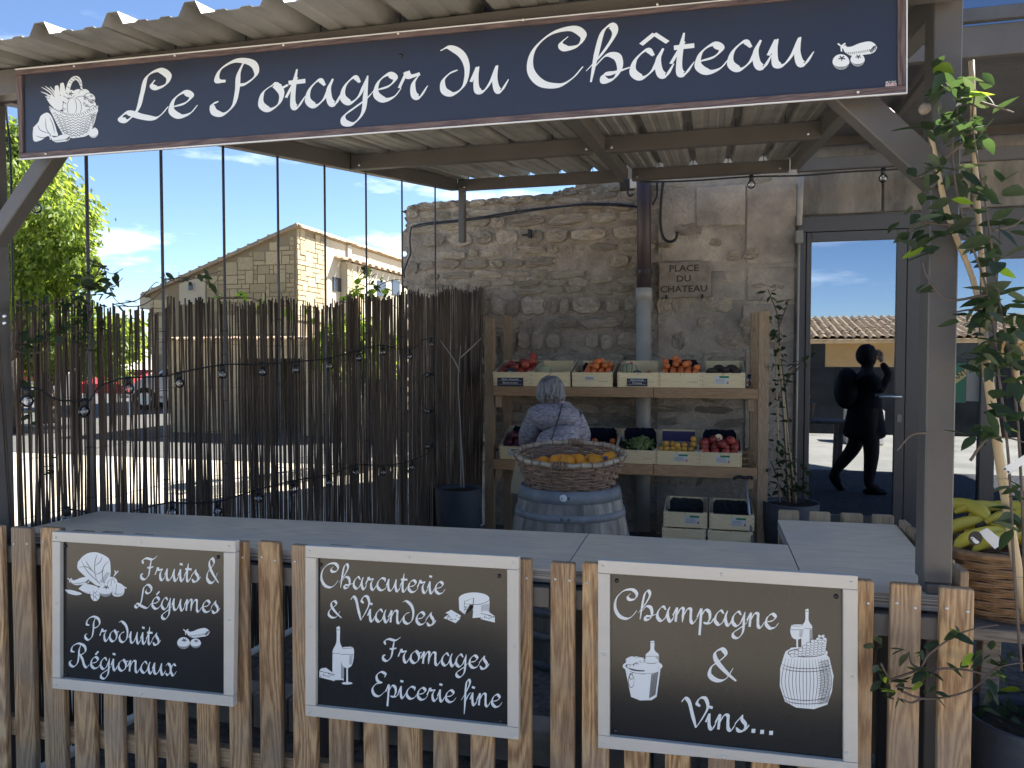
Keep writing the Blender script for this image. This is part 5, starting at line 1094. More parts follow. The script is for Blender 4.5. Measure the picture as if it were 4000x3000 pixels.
for (x, y, z) in [(-.06,-.05,.115),(0,-.07,.125),(.05,-.02,.118),(-.13,-.03,.10),(.09,-.10,.105),(.14,-.04,.125),(.02,.05,.10),(-.05,.06,.095),(.2,.0,.135),(.1,.08,.1),(-.17,.05,.07),(-.08,-.13,.09),(.02,-.15,.09),(.15,-.13,.09),(-.16,-.1,.085),(-.19,-.03,.075),(.2,.08,.09),(0,.14,.07),(-.1,.13,.07),(.1,.16,.07)]:
    o = bpy.data.objects.new('orange', rr.choice(FR['orange'])); COL.objects.link(o); o.location = Bm@Vector((x*.98, y*.98, z-.005)); o.rotation_euler = (rr.uniform(0, 3), rr.uniform(0, 3), 0)
    if (x, z) == (.2, .135): 
        tag(o, 'orange with a small dark round sticker at the right end of the basket', 'orange', 'oranges in the basket'); mb = MB(); o.rotation_euler = (0,0,0); mb.ell((0,0,0), (.011,.002,.011), 12, 6, M=Matrix.Rotation(.0, 4, 'Z')); lnk('sticker', mb.mesh('sticker', M['blue_card'], True), o, loc=(-.012,-.0385,.008), rot=(0,0,-.2))
    else: tag(o, 'plain orange heaped in the wicker basket on the barrel', 'orange', 'oranges in the basket')
bg_ = thing('paper_bag', tuple(onY(2010, 1850, 5.6)), 'brown paper bag hanging beside the barrel', 'bag'); mb = MB(); q = [onY(x, y, 5.6) for x, y in ((2018,1790),(2050,1790),(2046,1930),(1993,1925),(1998,1880),(2008,1835))]
mb.add(q+[p+Vector((0,.08,0)) for p in q], [(0,1,2,3,4,5)[::-1],(6,7,8,9,10,11)]+[(i, (i+1) % 6, (i+1) % 6+6, i+6) for i in range(6)]); part('bag', mb, M['crate_dark'], bg_)

# ------------------------------------------------------------------ people
def skinned(name, joints, edges, mats, parent, sub=2, root=0, disp=None, label=None):
    me = bpy.data.meshes.new(name); me.from_pydata([j[0] for j in joints], edges, []); me.materials.append(mats)
    o = lnk(name, me, parent)
    sm = o.modifiers.new('skin', 'SKIN'); sm.use_smooth_shade = True
    if not me.skin_vertices: 
        import bmesh; bm = bmesh.new(); bm.from_mesh(me); bm.verts.layers.skin.verify(); bm.to_mesh(me); bm.free()
    for i, j in enumerate(joints):
        sv = me.skin_vertices[0].data[i]; r_ = j[1]; sv.radius = r_ if isinstance(r_, tuple) else (r_, r_); sv.use_root = i == root
    ss = o.modifiers.new('sub', 'SUBSURF'); ss.levels = ss.render_levels = sub
    dg = bpy.context.evaluated_depsgraph_get(); bpy.context.view_layer.update()
    m2 = bpy.data.meshes.new_from_object(o.evaluated_get(bpy.context.evaluated_depsgraph_get())); o.modifiers.clear(); o.data = m2
    m2.polygons.foreach_set('use_smooth', [True]*len(m2.polygons))
    if not m2.materials: m2.materials.append(mats)
    return o
def hand(parent, w, d, side, mt):
    """palm and five bent fingers grown from the wrist w along direction d"""
    d = Vector(d).normalized(); s_ = d.cross(Vector((0,0,1))).normalized()*side; u = s_.cross(d)*side; w = Vector(w); J = [(w, .02), (w+d*.045, (.034,.014)), (w+d*.08, (.036,.012))]; E_ = [(0,1),(1,2)]
    skinned('palm', J, E_, mt, parent, 2)
    for k, L_ in enumerate((.062, .072, .068, .052)):
        b = w+d*.085+s_*(.027-.018*k); mb = MB(); skinned('finger', [(b-d*.02, .008), (b+d*L_*.45-u*.004, .0085), (b+d*L_*.8-u*.016, .0075), (b+d*L_-u*.03, .006)], [(0,1),(1,2),(2,3)], mt, parent, 1)
    b = w+d*.03+s_*.03; skinned('thumb', [(b-s_*.015, .011), (b+d*.02+s_*.018, .0105), (b+d*.045+s_*.024-u*.006, .008)], [(0,1),(1,2)], mt, parent, 1)
hc = onY(2152, 1545, 5.28); px_ = hc.x
lady = thing('person', (px_, 5.15, 0), 'grey-haired person in a heather grey sweater bending to the fruit shelves, back turned', 'person')
def LP(x, y, z): return (Vector((px_+x, y, z))-lady.location)
sw = onY(2180, 1700, 5.2)
bxo = sw.x-px_
# body
J = [(LP(bxo+.01,5.05,.80),(.15,.115)), (LP(bxo+.02,5.08,.92),(.135,.11)), (LP(bxo+.01,5.15,1.05),(.15,.11)), (LP(.045,5.22,1.13),(.12,.09)), (LP(.015,5.25,1.17),(.05,.05)), (LP(0,5.28,1.235),(.078,.085)), (LP(0,5.285,1.28),(.07,.08)),
     (LP(-.10,5.2,1.115),.06), (LP(-.16,5.24,.98),.052), (LP(-.215,5.42,.86),.042), (LP(-.225,5.62,.84),.028),
     (LP(.17,5.2,1.115),.06), (LP(.225,5.28,.98),.052), (LP(.18,5.45,.88),.042), (LP(.12,5.62,.84),.028),
     (LP(bxo-.075,5.06,.72),.09), (LP(bxo-.08,5.1,.42),.062), (LP(bxo-.08,5.06,.09),.042), (LP(bxo-.08,5.17,.04),.04), (LP(bxo+.085,5.06,.72),.09), (LP(bxo+.09,5.1,.42),.062), (LP(bxo+.09,5.06,.09),.042), (LP(bxo+.09,5.17,.04),.04)]
E_ = [(0,1),(1,2),(2,3),(3,4),(4,5),(5,6),(3,7),(7,8),(8,9),(9,10),(3,11),(11,12),(12,13),(13,14),(0,15),(15,16),(16,17),(17,18),(0,19),(19,20),(20,21),(21,22)]
skinned('body', [(p, tuple(q*.5 for q in r_) if isinstance(r_, tuple) and i < 4 else (r_ if isinstance(r_, tuple) else r_*.7)) for i, (p, r_) in enumerate(J)], E_, M['skin'], lady)
skinned('sweater', [(LP(bxo+.005,5.04,.70),(.185,.13)),(LP(bxo+.015,5.07,.86),(.175,.13)),(LP(bxo+.02,5.13,1.02),(.175,.125)),(LP(.05,5.2,1.115),(.14,.10)),(LP(.022,5.235,1.155),(.07,.06)),(LP(-.085,5.19,1.09),.085),(LP(-.15,5.22,.97),.078),(LP(-.205,5.38,.87),.06),(LP(-.225,5.58,.842),.042),(LP(.175,5.19,1.09),.085),(LP(.23,5.26,.97),.075),(LP(.19,5.43,.885),.06),(LP(.13,5.57,.845),.042)],
    [(0,1),(1,2),(2,3),(3,4),(3,5),(5,6),(6,7),(7,8),(3,9),(9,10),(10,11),(11,12)], M['sweater'], lady)
skinned('trousers', [(LP(bxo+.005,5.05,.76),(.165,.125)),(LP(bxo-.08,5.06,.66),.095),(LP(bxo-.082,5.1,.4),.078),(LP(bxo-.082,5.06,.1),.06),(LP(bxo+.09,5.06,.66),.095),(LP(bxo+.092,5.1,.4),.078),(LP(bxo+.092,5.06,.1),.06)], [(0,1),(1,2),(2,3),(0,4),(4,5),(5,6)], M['trouser'], lady)
for s_ in (-.08, .09): mb = MB(); mb.ell((0,0,0), (.045,.12,.04), 14, 8); lnk('shoe', mb.mesh('shoe', M['shoe'], True), lady, loc=LP(bxo+s_,5.13,.04))
hand(lady, LP(-.225,5.62,.84), (0,.9,-.3), 1, M['skin']); hand(lady, LP(.12,5.62,.84), (-.1,.9,-.3), -1, M['skin'])
mb = MB(); mb.ell((0,0,0), (.084,.092,.098), 30, 20, fn=lambda p: p*(1+.05*noise.noise((p.x*3.2, p.y*3.2, p.z*2.4))))
lnk('hair', mb.mesh('hair', M['hair'], True), lady, loc=LP(0,5.272,1.262), rot=(R(-12), 0, R(8)))
mb = MB(); q = random.Random(77)
for i in range(230):     # waved locks from the crown down to the nape and sides
    a = q.uniform(0, 2*math.pi); front = math.sin(a) > .45; end = q.uniform(.35, .8) if front else q.uniform(1.75, 2.35); st_ = q.uniform(.05, .9); k = q.uniform(.98, 1.10); ph = q.uniform(0, 6); pts = []; n_ = 8; q2 = q.uniform(.4, 1.3)
    for j in range(n_):
        t_ = st_+(end+st_*.2-st_)*j/(n_-1); aa = a+.16*math.sin(ph+t_*3.5); flare = 1+.22*max(0, t_-1.5)*q2; pts.append((.089*k*flare*math.sin(t_)*math.cos(aa), .097*k*flare*math.sin(t_)*math.sin(aa), .102*math.cos(t_)*k*(1 if t_ < 1.6 else 1.12)))
    mb.tube(pts, [.004]+[.0068]*(n_-3)+[.005, .0015], 5)
lnk('hair_locks', mb.mesh('hair_locks', M['hair'], True), lady, loc=LP(0,5.272,1.262), rot=(R(-12), 0, R(8)))
for s_ in (-1, 1): mb = MB(); mb.ell((0,0,0), (.012,.02,.032), 10, 8); lnk('ear', mb.mesh('ear', M['skin'], True), lady, loc=LP(.084*s_,5.30,1.245))
mb = MB(); mb.ell((0,0,0), (.012,.018,.022), 8, 6); lnk('nose', mb.mesh('nose', M['skin'], True), lady, loc=LP(0,5.375,1.235))
for s_ in (-1, 1): mb = MB(); mb.ell((0,0,0), (.013,.008,.008), 8, 6); lnk('eye', mb.mesh('eye', M['shoe'], True), lady, loc=LP(.03*s_,5.36,1.255))
mb = MB(); mb.ell((0,0,0), (.024,.006,.005), 8, 6); lnk('mouth', mb.mesh('mouth', M['red_print'], True), lady, loc=LP(0,5.355,1.195))
mb = MB(); mb.tube(crom([onY(x, y, Y_) for x, y, Y_ in ((2196,1578,5.135),(2188,1610,5.055),(2176,1650,4.995),(2160,1700,4.945),(2142,1750,4.915),(2130,1790,4.91))], 6), .0055, 6)
part('bag_strap', mb, M['metal_dark'], lady, True)
# passer-by whose mirror image shows in the glass door
tp = thing('person', (1.70, 3.85, 0), 'person in dark dress with black backpack walking past, hand raised, mirrored in the glass door', 'person')
def TP(x, y, z): return Vector((x, y, z))
J = [(TP(0,0,.86),(.15,.12)),(TP(0,0,1.02),(.14,.11)),(TP(0,0,1.2),(.16,.12)),(TP(0,0,1.33),(.12,.09)),(TP(.01,0,1.39),.05),(TP(.03,0,1.47),(.085,.095)),(TP(.03,0,1.54),(.08,.09)),
     (TP(.0,.16,1.31),.06),(TP(.12,.19,1.13),.052),(TP(.22,.11,1.32),.045),(TP(.15,.05,1.45),.035),(TP(0,-.16,1.31),.06),(TP(.02,-.2,1.08),.05),(TP(.10,-.18,.88),.036),
     (TP(.03,.08,.8),.11),(TP(.06,.09,.46),.085),(TP(.03,.09,.1),.055),(TP(.15,.09,.05),.05),(TP(-.03,-.08,.8),.11),(TP(-.08,-.09,.50),.085),(TP(-.3,-.09,.2),.055),(TP(-.24,-.09,.08),.05)]
E2 = [(0,1),(1,2),(2,3),(3,4),(4,5),(5,6),(3,7),(7,8),(8,9),(9,10),(3,11),(11,12),(12,13),(0,14),(14,15),(15,16),(16,17),(0,18),(18,19),(19,20),(20,21)]
skinned('body', J, E2, M['tights'], tp)
skinned('dress', [(TP(0,0,.58),(.27,.2)),(TP(0,0,.72),(.24,.18)),(TP(0,0,.9),(.2,.16)),(TP(0,0,1.06),(.18,.15)),(TP(0,0,1.2),(.2,.16)),(TP(0,0,1.32),(.15,.12)),(TP(0,.16,1.29),.09),(TP(.10,.185,1.14),.08),(TP(0,-.16,1.29),.09),(TP(.02,-.2,1.08),.075)], [(0,1),(1,2),(2,3),(3,4),(4,5),(5,6),(6,7),(5,8),(8,9)], M['coat_dark'], tp)
mb = MB(); mb.ell((0,0,0), (.14,.17,.23), 20, 14); lnk('backpack', mb.mesh('backpack', M['pack'], True), tp, loc=(-.19,0,1.16))
mb = MB(); mb.ell((0,0,0), (.11,.1,.125), 20, 14, fn=lambda p: p*(1+.06*noise.noise((p.x*3, p.y*3, p.z*3)))); lnk('hair', mb.mesh('hair', M['pack'], True), tp, loc=(.005,0,1.53)); hand(tp, (.15,.05,1.45), (-.1,-.2,.9), 1, M['skin']); hand(tp, (.10,-.18,.88), (.3,0,-.9), -1, M['skin'])

for x, y, z, r_ in ((.1,.09,.035,0), (-.26,-.09,.09,.9)): mb = MB(); mb.ell((0,0,0), (.13,.05,.05), 14, 8); lnk('shoe', mb.mesh('shoe', M['shoe'], True), tp, loc=(x, y, z), rot=(0, r_, 0))

# ------------------------------------------------------------------ cane, pots, bananas
ca = thing('walking_cane', tuple(onY(2930, 2100, 5.7)), 'aluminium walking cane with black T handle leaning on the shelf', 'cane')
p, q = onY(2912, 1866, 5.78), onY(2944, 2150, 5.66); mb = MB(); mb.tube([p, q], .009, 10); part('shaft', mb, M['cane'], ca, True); mb = MB(); mb.tube(crom([p+Vector((-.085,0,-.012)), p+Vector((-.05,0,.006)), p, p+Vector((.04,0,.006)), p+Vector((.05,0,-.01))], 4), .012, 8); part('handle', mb, M['cable'], ca, True)
def pot(x, y, r, h_, label, soilz=.03):
    t = thing('plant_pot', (x, y, 0), label, 'plant pot'); mb = MB(); mb.lathe([(0,0),(r*.86,0),(r*.98,h_*.6),(r,h_-.008),(r,h_),(r*.93,h_),(r*.9,h_-.02),(r*.88,h_-.08)], (0,0,0), 40); lnk('pot', mb.mesh('pot', M['pot'], True), t)
    mb = MB(); mb.lathe([(0,h_-soilz-.004),(r*.45,h_-soilz+.006),(r*.905,h_-soilz)], (0,0,0), 24); lnk('soil', mb.mesh('soil', M['soil'], True), t); return t
pl_ = onY(1792, 1905, 5.45); pr_ = onY(3089, 1965, 5.9); pbr = onZ(4030, 2800, .50)
pot(pl_.x, 5.45, .175, pl_.z, 'tall slate plant pot with two bare stems in front of the reed screen')
pot(pr_.x, 5.9, .2, pr_.z+.01, 'slate plant pot with a climbing ivy-like plant between shelf and door')
pot(pbr.x, pbr.y, .165, .50, 'slate blue plant pot low at the right edge beside the last picket')
bs = thing('low_bench', (1.1, 2.7, 0), 'weathered grey wooden bench under the banana basket', 'bench')
for i in range(3): mb = MB(); mb.box(.72, 1.7, 2.42+i*.17, 2.42+i*.17+.16, .685, .72); part('plank', mb, M['table_wood'], bs, bevel=.003)
for x, y in ((.80,2.5),(1.6,2.5),(.80,2.85),(1.6,2.85)): mb = MB(); mb.beam((x, y, 0), (x+.02, y, .683), .05, .05, Vector((0,1,0))); part('leg', mb, M['table_wood'], bs, bevel=.003)
gbk = thing('banana_basket', (1.02, 2.66, .722), 'golden wicker basket of bananas right of the stall post', 'basket')
def gr_(z): return 1+.12*z/.2
for k in range(13):
    z = .008+k*.0145; mb = MB(); n_ = 120; ph = (k % 2)*math.pi
    def gp(t, d_): 
        c_, s_ = math.cos(t), math.sin(t); k4 = (abs(c_)**5+abs(s_)**5)**-.2; return ((.27*gr_(z)+d_)*c_*k4, (.19*gr_(z)+d_)*s_*k4)
    for dz in (0, .007): mb.tube([(*gp(t, .005*math.cos(15*t+ph)), z+dz) for t in [2*math.pi*i/n_ for i in range(n_+1)]], .0042, 5)
    lnk('weaver', mb.mesh('weaver', M['wicker_gold'], True), gbk)
z = .2; mb = MB(); mb.tube([(*gp(t, 0), z) for t in [2*math.pi*i/120 for i in range(121)]], .010, 8); lnk('rim', mb.mesh('rim', M['wicker_gold'], True), gbk)
mb = MB(); mb.lathe([(0,.004),(.2,.004)], (0,0,0), 20); lnk('bottom', mb.mesh('bottom', M['wicker_gold']), gbk)
def banana_mesh(seed):
    q = random.Random(seed); L_ = .185; pts = []; rd = []
    for i in range(11): t = i/10; a = (t-.5)*1.15; pts.append((.17*math.sin(a), 0, -.17*math.cos(a)+.17)); rd.append(.019*min(1, .28+2.6*t, .3+5*(1-t)))
    mb = MB(); mb.mi = 0; mb.tube(pts, rd, 7); n0 = len(mb.f); mb.mi = 1; a = pts[0]; mb.tube([(a[0]-.028, 0, a[2]+.014), a], [.0065, .0075], 6); b_ = pts[-1]; mb.tube([b_, (b_[0]+.006, 0, b_[2]+.003)], [.007, .004], 6)
    return mb.mesh('banana', [M['banana'], M['banana_tip']], True)
BM = [banana_mesh(i) for i in range(3)]; rr = random.Random(17)
for k in range(20):
    o = bpy.data.objects.new('banana', BM[k % 3]); COL.objects.link(o); gx = k % 7; row = k//7
    o.location = gbk.location+Vector((-.20+gx*.06+rr.uniform(-.015,.015), -.10+row*.1+rr.uniform(-.02,.02), .225+row*.035+rr.uniform(-.01,.02))); s_ = rr.uniform(1, 1.25); o.scale = (s_, s_, s_)
    o.rotation_euler = (R(180)+rr.uniform(-.4, .4), rr.uniform(-.35, .35), rr.choice((R(-35), R(-60), R(-150), R(30), R(-20)))+rr.uniform(-.25, .25)); tag(o, 'yellow banana with greenish tips heaped in the golden wicker basket', 'banana', 'bananas in the basket')
pc = thing('banana_price_tag', tuple(onY(3840, 2100, 2.52)), 'cream price tag with black round bird emblem stuck among the bananas', 'price tag')
q = [onY(x, y, 2.46) for x, y in ((3822,2080),(3856,2062),(3926,2118),(3886,2145))]; mb = MB(); mb.add(q+[p+Vector((0,.003,0)) for p in q], [(3,2,1,0),(4,5,6,7),(0,1,5,4),(1,2,6,5),(2,3,7,6),(3,0,4,7)]); part('card', mb, M['paper'], pc)
a = Art(lambda x, y, h=0: onY(x, y, 2.455-h)); a.el(3810, 2102, 28, 27, 0, True); a.h += .001; a.sm([(3790,2100),(3800,2097),(3812,2106),(3826,2118),(3816,2124),(3804,2118)]); a.h += .001; a.el(3798, 2104, 3, 2.5, 0, True, 10); part('emblem', a.b, M['cable'], pc); part('bird', a.a, M['paper'], pc)

# ------------------------------------------------------------------ plants
def leafmesh(seed, m_, w_=.46, droop=.12, name='leaf'):
    q = random.Random(seed); vs = [(0,0,0)]; n_ = 5
    for i in range(1, n_): 
        t = i/n_; a = w_*.5*(math.sin(math.pi*t**.8))**.9*q.uniform(.92, 1.08); z = -droop*t*t
        vs += [(-a, t, z+.06*a/w_*2*.5), (0, t, z-.02), (a, t, z+.06*a/w_*2*.5)]
    vs.append((0, 1, -droop)); fs = [(0,2,1),(0,3,2)]
    for i in range(n_-2): b = 1+3*i; fs += [(b,b+1,b+4,b+3),(b+1,b+2,b+5,b+4)]
    b = 1+3*(n_-2); fs += [(b,b+1,b+3),(b+1,b+2,b+3)]
    mb = MB(); mb.add(vs, fs); return mb.mesh(name, M[m_], True)
LV = {k: [leafmesh(i, k) for i in range(4)] for k in ('leaf', 'leaf_pale', 'leaf_bright')}
def leaf(par, p, size, kinds, rr, d=None):
    k = rr.choices(list(kinds), weights=list(kinds.values()))[0]
    rot = (rr.uniform(-1.1, .6), rr.uniform(-.8, .8), rr.uniform(0, 6.28)); s_ = size*rr.uniform(.6, 1.25)
    return lnk('leaf', rr.choice(LV[k]), par, loc=Vector(p)-wloc(par), rot=rot, scale=(s_*rr.uniform(.8, 1.15), s_, s_))
def vine(t, clusters, fn, size, kinds, seed, depth=.05):
    rr = random.Random(seed)
    for (x, y, r_, n_) in clusters:
        for _ in range(n_): a, q = rr.uniform(0, 6.28), r_*math.sqrt(rr.random()); leaf(t, fn(x+q*math.cos(a), y+q*math.sin(a), rr.uniform(-depth, depth)), size, kinds, rr)
def stems(t, lines, fn, r_, m_='stem'):
    for ln in lines: mb = MB(); P_ = crom([fn(*q) for q in ln], 6); mb.tube(P_, [r_*(1-.55*i/len(P_)) for i in range(len(P_))], 6); part('stem', mb, M[m_], t, True)
rv = thing('climbing_vine', (.66, 2.05, .5), 'climbing vine with pale and dark leaves winding up stakes by the right post', 'vine')
RVf = lambda x, y, d=0: onY(x, y, 2.0+d)
vine(rv, [(3665,300,45,9),(3800,330,60,12),(3720,400,70,14),(3850,480,60,10),(3760,520,70,12),(3640,480,50,5),(3620,680,80,9),(3720,700,80,14),(3850,760,80,12),(3560,880,80,9),(3680,860,90,17),(3820,880,80,15),(3640,960,40,6),(3900,930,80,9),(3850,1040,60,9),(3880,1180,80,30),(3800,1250,60,9),(3945,1260,50,8),(3890,1360,80,28),(3950,1450,50,9),(3850,1430,40,6),(3820,1690,45,7),(3860,1580,40,4),(3950,1640,40,5),(3940,1900,50,6),(3960,2040,50,7),(3640,1120,35,3)],
     RVf, .060, {'leaf': 7, 'leaf_pale': 2.6, 'leaf_bright': .2}, 3, .07)
stems(rv, [[(3990,2620),(3960,2200),(3940,1800),(3900,1450),(3860,1150),(3760,850),(3720,600),(3740,400),(3690,320)],[(4010,2500),(3990,1900),(3960,1500),(3900,1150),(3850,800),(3800,500),(3810,350)],[(3860,1150),(3700,1170),(3620,1080),(3604,1020)],[(3720,880),(3600,870),(3545,900)],[(3760,560),(3640,660),(3560,700)],[(3880,900),(3960,880),(4010,840)],[(3620,1690),(3560,1700),(3505,1760)],[(3790,1800),(3850,1720),(3930,1710),(4010,1730)],[(3830,400),(3900,420),(3960,440)],[(3900,1240),(3800,1210),(3690,1230)]], RVf, .0035)
for q in (((3795,238),(3812,700),(3852,1240)), ((3625,480),(3700,830),(3800,1090),(3850,1330)), ((3838,1300),(3885,1660),(3950,2080),(4010,2420)), ((3950,1380),(3985,1520),(4010,1640))):
    P_ = [onY(x, y, 2.09 if i != 9 else 2) for i, (x, y) in enumerate(q)]; mb = MB(); mb.tube(crom(P_, 4), .0065 if q[0][0] != 3838 else .0112, 10)
    for p in crom(P_, 2)[1::2]: mb.tube([p+Vector((0,0,-.003)), p+Vector((0,0,.003))], .0078 if q[0][0] != 3838 else .0128, 10)
    part('bamboo_stake', mb, M['bamboo'], rv, True)
mb = MB(); mb.add([onY(x, y, 1.97) for x, y in ((3918,1828),(4012,1770),(4016,1800),(3942,1852))], [(0,3,2,1)]); part('plant_tag', mb, M['paper'], rv)
for x, y in ((3926,1832),(3939,1844)): mb = MB(); mb.ell(onY(x, y, 1.968), (.0025,.001,.0025), 8, 5); part('tag_hole', mb, M['cable'], rv)
mb = MB(); mb.ell((0,0,0), .028, 14, 10, fn=lambda p: p*(1+.15*noise.noise(p*4))); lnk('dried_flower', mb.mesh('dried_flower', M['plaque'], True), rv, loc=onY(3612, 425, 2.0)-wloc(rv), scale=(.5,.5,.5))
lv = thing('trailing_vine', (.5, 2.0, .6), 'bare trailing vine branches crossing in front of the rightmost pickets', 'vine')
TVf = lambda x, y, d=0: onY(x, y, 1.97+d)
stems(lv, [[(3480,2655),(3590,2612),(3625,2560),(3720,2490),(3810,2455),(3900,2440)],[(3630,2640),(3680,2612),(3780,2618),(3850,2632),(3900,2605),(3980,2590),(4010,2595)],[(3520,2700),(3600,2728),(3700,2722),(3800,2690),(3870,2630),(3920,2600)],[(3590,2610),(3560,2590),(3550,2545)],[(3500,2680),(3560,2690),(3590,2672),(3620,2640)],[(3600,2728),(3560,2745),(3520,2730)],[(3440,2590),(3460,2630),(3480,2655)]], TVf, .0032)
vine(lv, [(3428,2475,14,2),(3415,2540,12,2),(3430,2610,25,6),(3460,2660,22,7),(3500,2715,22,7),(3540,2540,12,3),(3610,2560,30,5),(3620,2640,28,9),(3560,2655,18,4),(3640,2690,22,4),(3735,2465,24,5),(3705,2590,10,1),(3770,2590,12,2),(3850,2560,40,7),(3880,2650,40,7),(3920,2590,40,7)], TVf, .04, {'leaf': 6, 'leaf_pale': 1.5, 'leaf_bright': .8}, 8, .02)
gc = thing('potted_plant', (pbr.x, pbr.y, .47), 'low green plant filling the blue pot at the right edge', 'plant')
rr = random.Random(12)
for _ in range(46): a, q = rr.uniform(0, 6.28), .135*math.sqrt(rr.random()); leaf(gc, (gc.location.x+q*math.cos(a), pbr.y+q*math.sin(a), .47+rr.uniform(0, .06)), .05, {'leaf': 8, 'leaf_bright': .6}, rr)
# climber in the pot between shelves and door
cp = thing('potted_climber', (pr_.x, 5.9, pr_.z), 'slender dark green climber on canes between the shelves and glass door', 'plant')
CPf = lambda x, y, d=0: onY(x, y, 5.9+d)
stems(cp, [[(3080,1965),(3065,1700),(3050,1450),(3040,1250),(3015,1170),(3000,1130)],[(3100,1965),(3075,1600),(3050,1400),(3035,1300)],[(3060,1520),(3110,1430),(3160,1400)],[(3040,1280),(3060,1230),(3075,1190)],[(3070,1960),(3030,1850),(3010,1800)],[(3100,1960),(3130,1850),(3110,1800)]], CPf, .007)
for q in (((3045,1960),(3030,1320)), ((3110,1965),(3035,1330)), ((3085,1960),(3045,1350))): mb = MB(); mb.tube([CPf(*q[0]), CPf(*q[1])], .007, 6); part('cane', mb, M['bamboo'], cp, True)
vine(cp, [(2998,1150,22,7),(3055,1190,28,9),(3020,1250,22,8),(3035,1310,28,12),(3045,1380,32,14),(3020,1430,20,6),(3075,1440,30,9),(3110,1425,20,5),(3155,1400,25,6),(3040,1500,30,10),(3085,1480,26,9),(3040,1570,26,9),(3055,1640,30,12),(3050,1720,30,10),(3070,1780,40,14),(3040,1830,50,18),(3100,1840,55,22),(3060,1900,60,24),(3120,1900,40,14),(3140,1930,40,8)], CPf, .062, {'leaf': 10, 'leaf_pale': .3}, 14, .06)
bp_ = thing('bare_climber', (pl_.x, 5.45, pl_.z), 'two bare pale stems rising from the pot in front of the reeds', 'plant')
stems(bp_, [[(1800,1905),(1800,1700),(1790,1500),(1800,1350)],[(1812,1905),(1806,1780),(1800,1700),(1795,1600)],[(1795,1450),(1770,1400),(1720,1330)],[(1795,1400),(1850,1350),(1880,1320)]], lambda x, y: onY(x, y, 5.42), .006, 'conduit')
# vines over the left end of the screen
v1 = thing('screen_vine', (fx(2.4), 2.4, 1.6), 'dark vine with loose tendrils on the near left end of the reed screen', 'vine')
VFf = lambda x, y, d=0: onF(x, y, .03+d)
stems(v1, [[(60,1190),(150,1200),(260,1160),(340,1110),(400,1060),(440,1070),(480,1050)],[(350,1120),(400,1040),(420,1100),(450,1170),(500,1200)],[(420,1100),(445,1120),(480,1085)],[(440,1190),(540,1170),(600,1110),(620,1102)],[(60,1370),(120,1382),(200,1360),(260,1310),(330,1290)],[(330,1100),(340,1200),(350,1320),(330,1420)],[(455,1195),(560,1190),(645,1120),(640,1060)],[(650,1090),(700,1100),(770,1085),(860,1060)],[(640,1090),(760,1085),(830,1110),(865,1065)],[(830,1130),(860,1160),(940,1160),(1020,1175)]], VFf, .0026)
vine(v1, [(395,1050,30,8),(350,1085,35,8),(410,1100,35,10),(370,1150,50,12),(430,1130,30,6),(440,1070,16,3),(300,1130,50,9),(180,1190,60,10),(90,1200,40,7),(280,1220,60,12),(370,1250,50,12),(330,1310,40,9),(200,1290,60,8),(120,1320,50,7),(60,1360,40,5),(470,1190,20,4),(640,1075,22,3),(745,1088,14,3),(795,1070,25,4),(820,1095,15,3),(110,1500,25,4),(120,1620,30,4),(200,1820,35,5)], VFf, .05, {'leaf': 9, 'leaf_pale': 1.2, 'leaf_bright': .3}, 5, .04)
v2 = thing('screen_vine', (fx(3.7), 3.9, 1.8), 'bright sunlit lime-green vine topping the reeds in front of the cream house', 'vine')
VGf = lambda x, y, d=0: onF(x, y, -.07+d)
stems(v2, [[(1430,1230),(1440,1150),(1445,1080),(1448,1045)],[(1430,1150),(1500,1105),(1560,1092),(1620,1110)],[(1440,1110),(1460,1075),(1475,1070)],[(1420,1180),(1480,1170),(1540,1150)],[(1500,1170),(1560,1210),(1600,1230)],[(860,1165),(1000,1170),(1010,1220),(1030,1260)]], VGf, .003)
vine(v2, [(1435,1060,18,5),(1425,1085,16,4),(1410,1125,26,7),(1380,1150,22,6),(1370,1180,25,7),(1440,1140,25,6),(1470,1140,26,6),(1495,1140,22,6),(1520,1160,22,5),(1460,1105,14,3),(1500,1095,12,3),(1020,1200,25,5),(1040,1170,20,2),(840,1155,22,5),(950,1160,22,5),(1150,1220,40,7),(1210,1240,40,6),(1340,1290,30,5),(1350,1330,25,4),(1400,1260,30,5),(1630,1220,20,2)], VGf, .068, {'leaf_bright': 8, 'leaf': 1.6}, 6, .03)

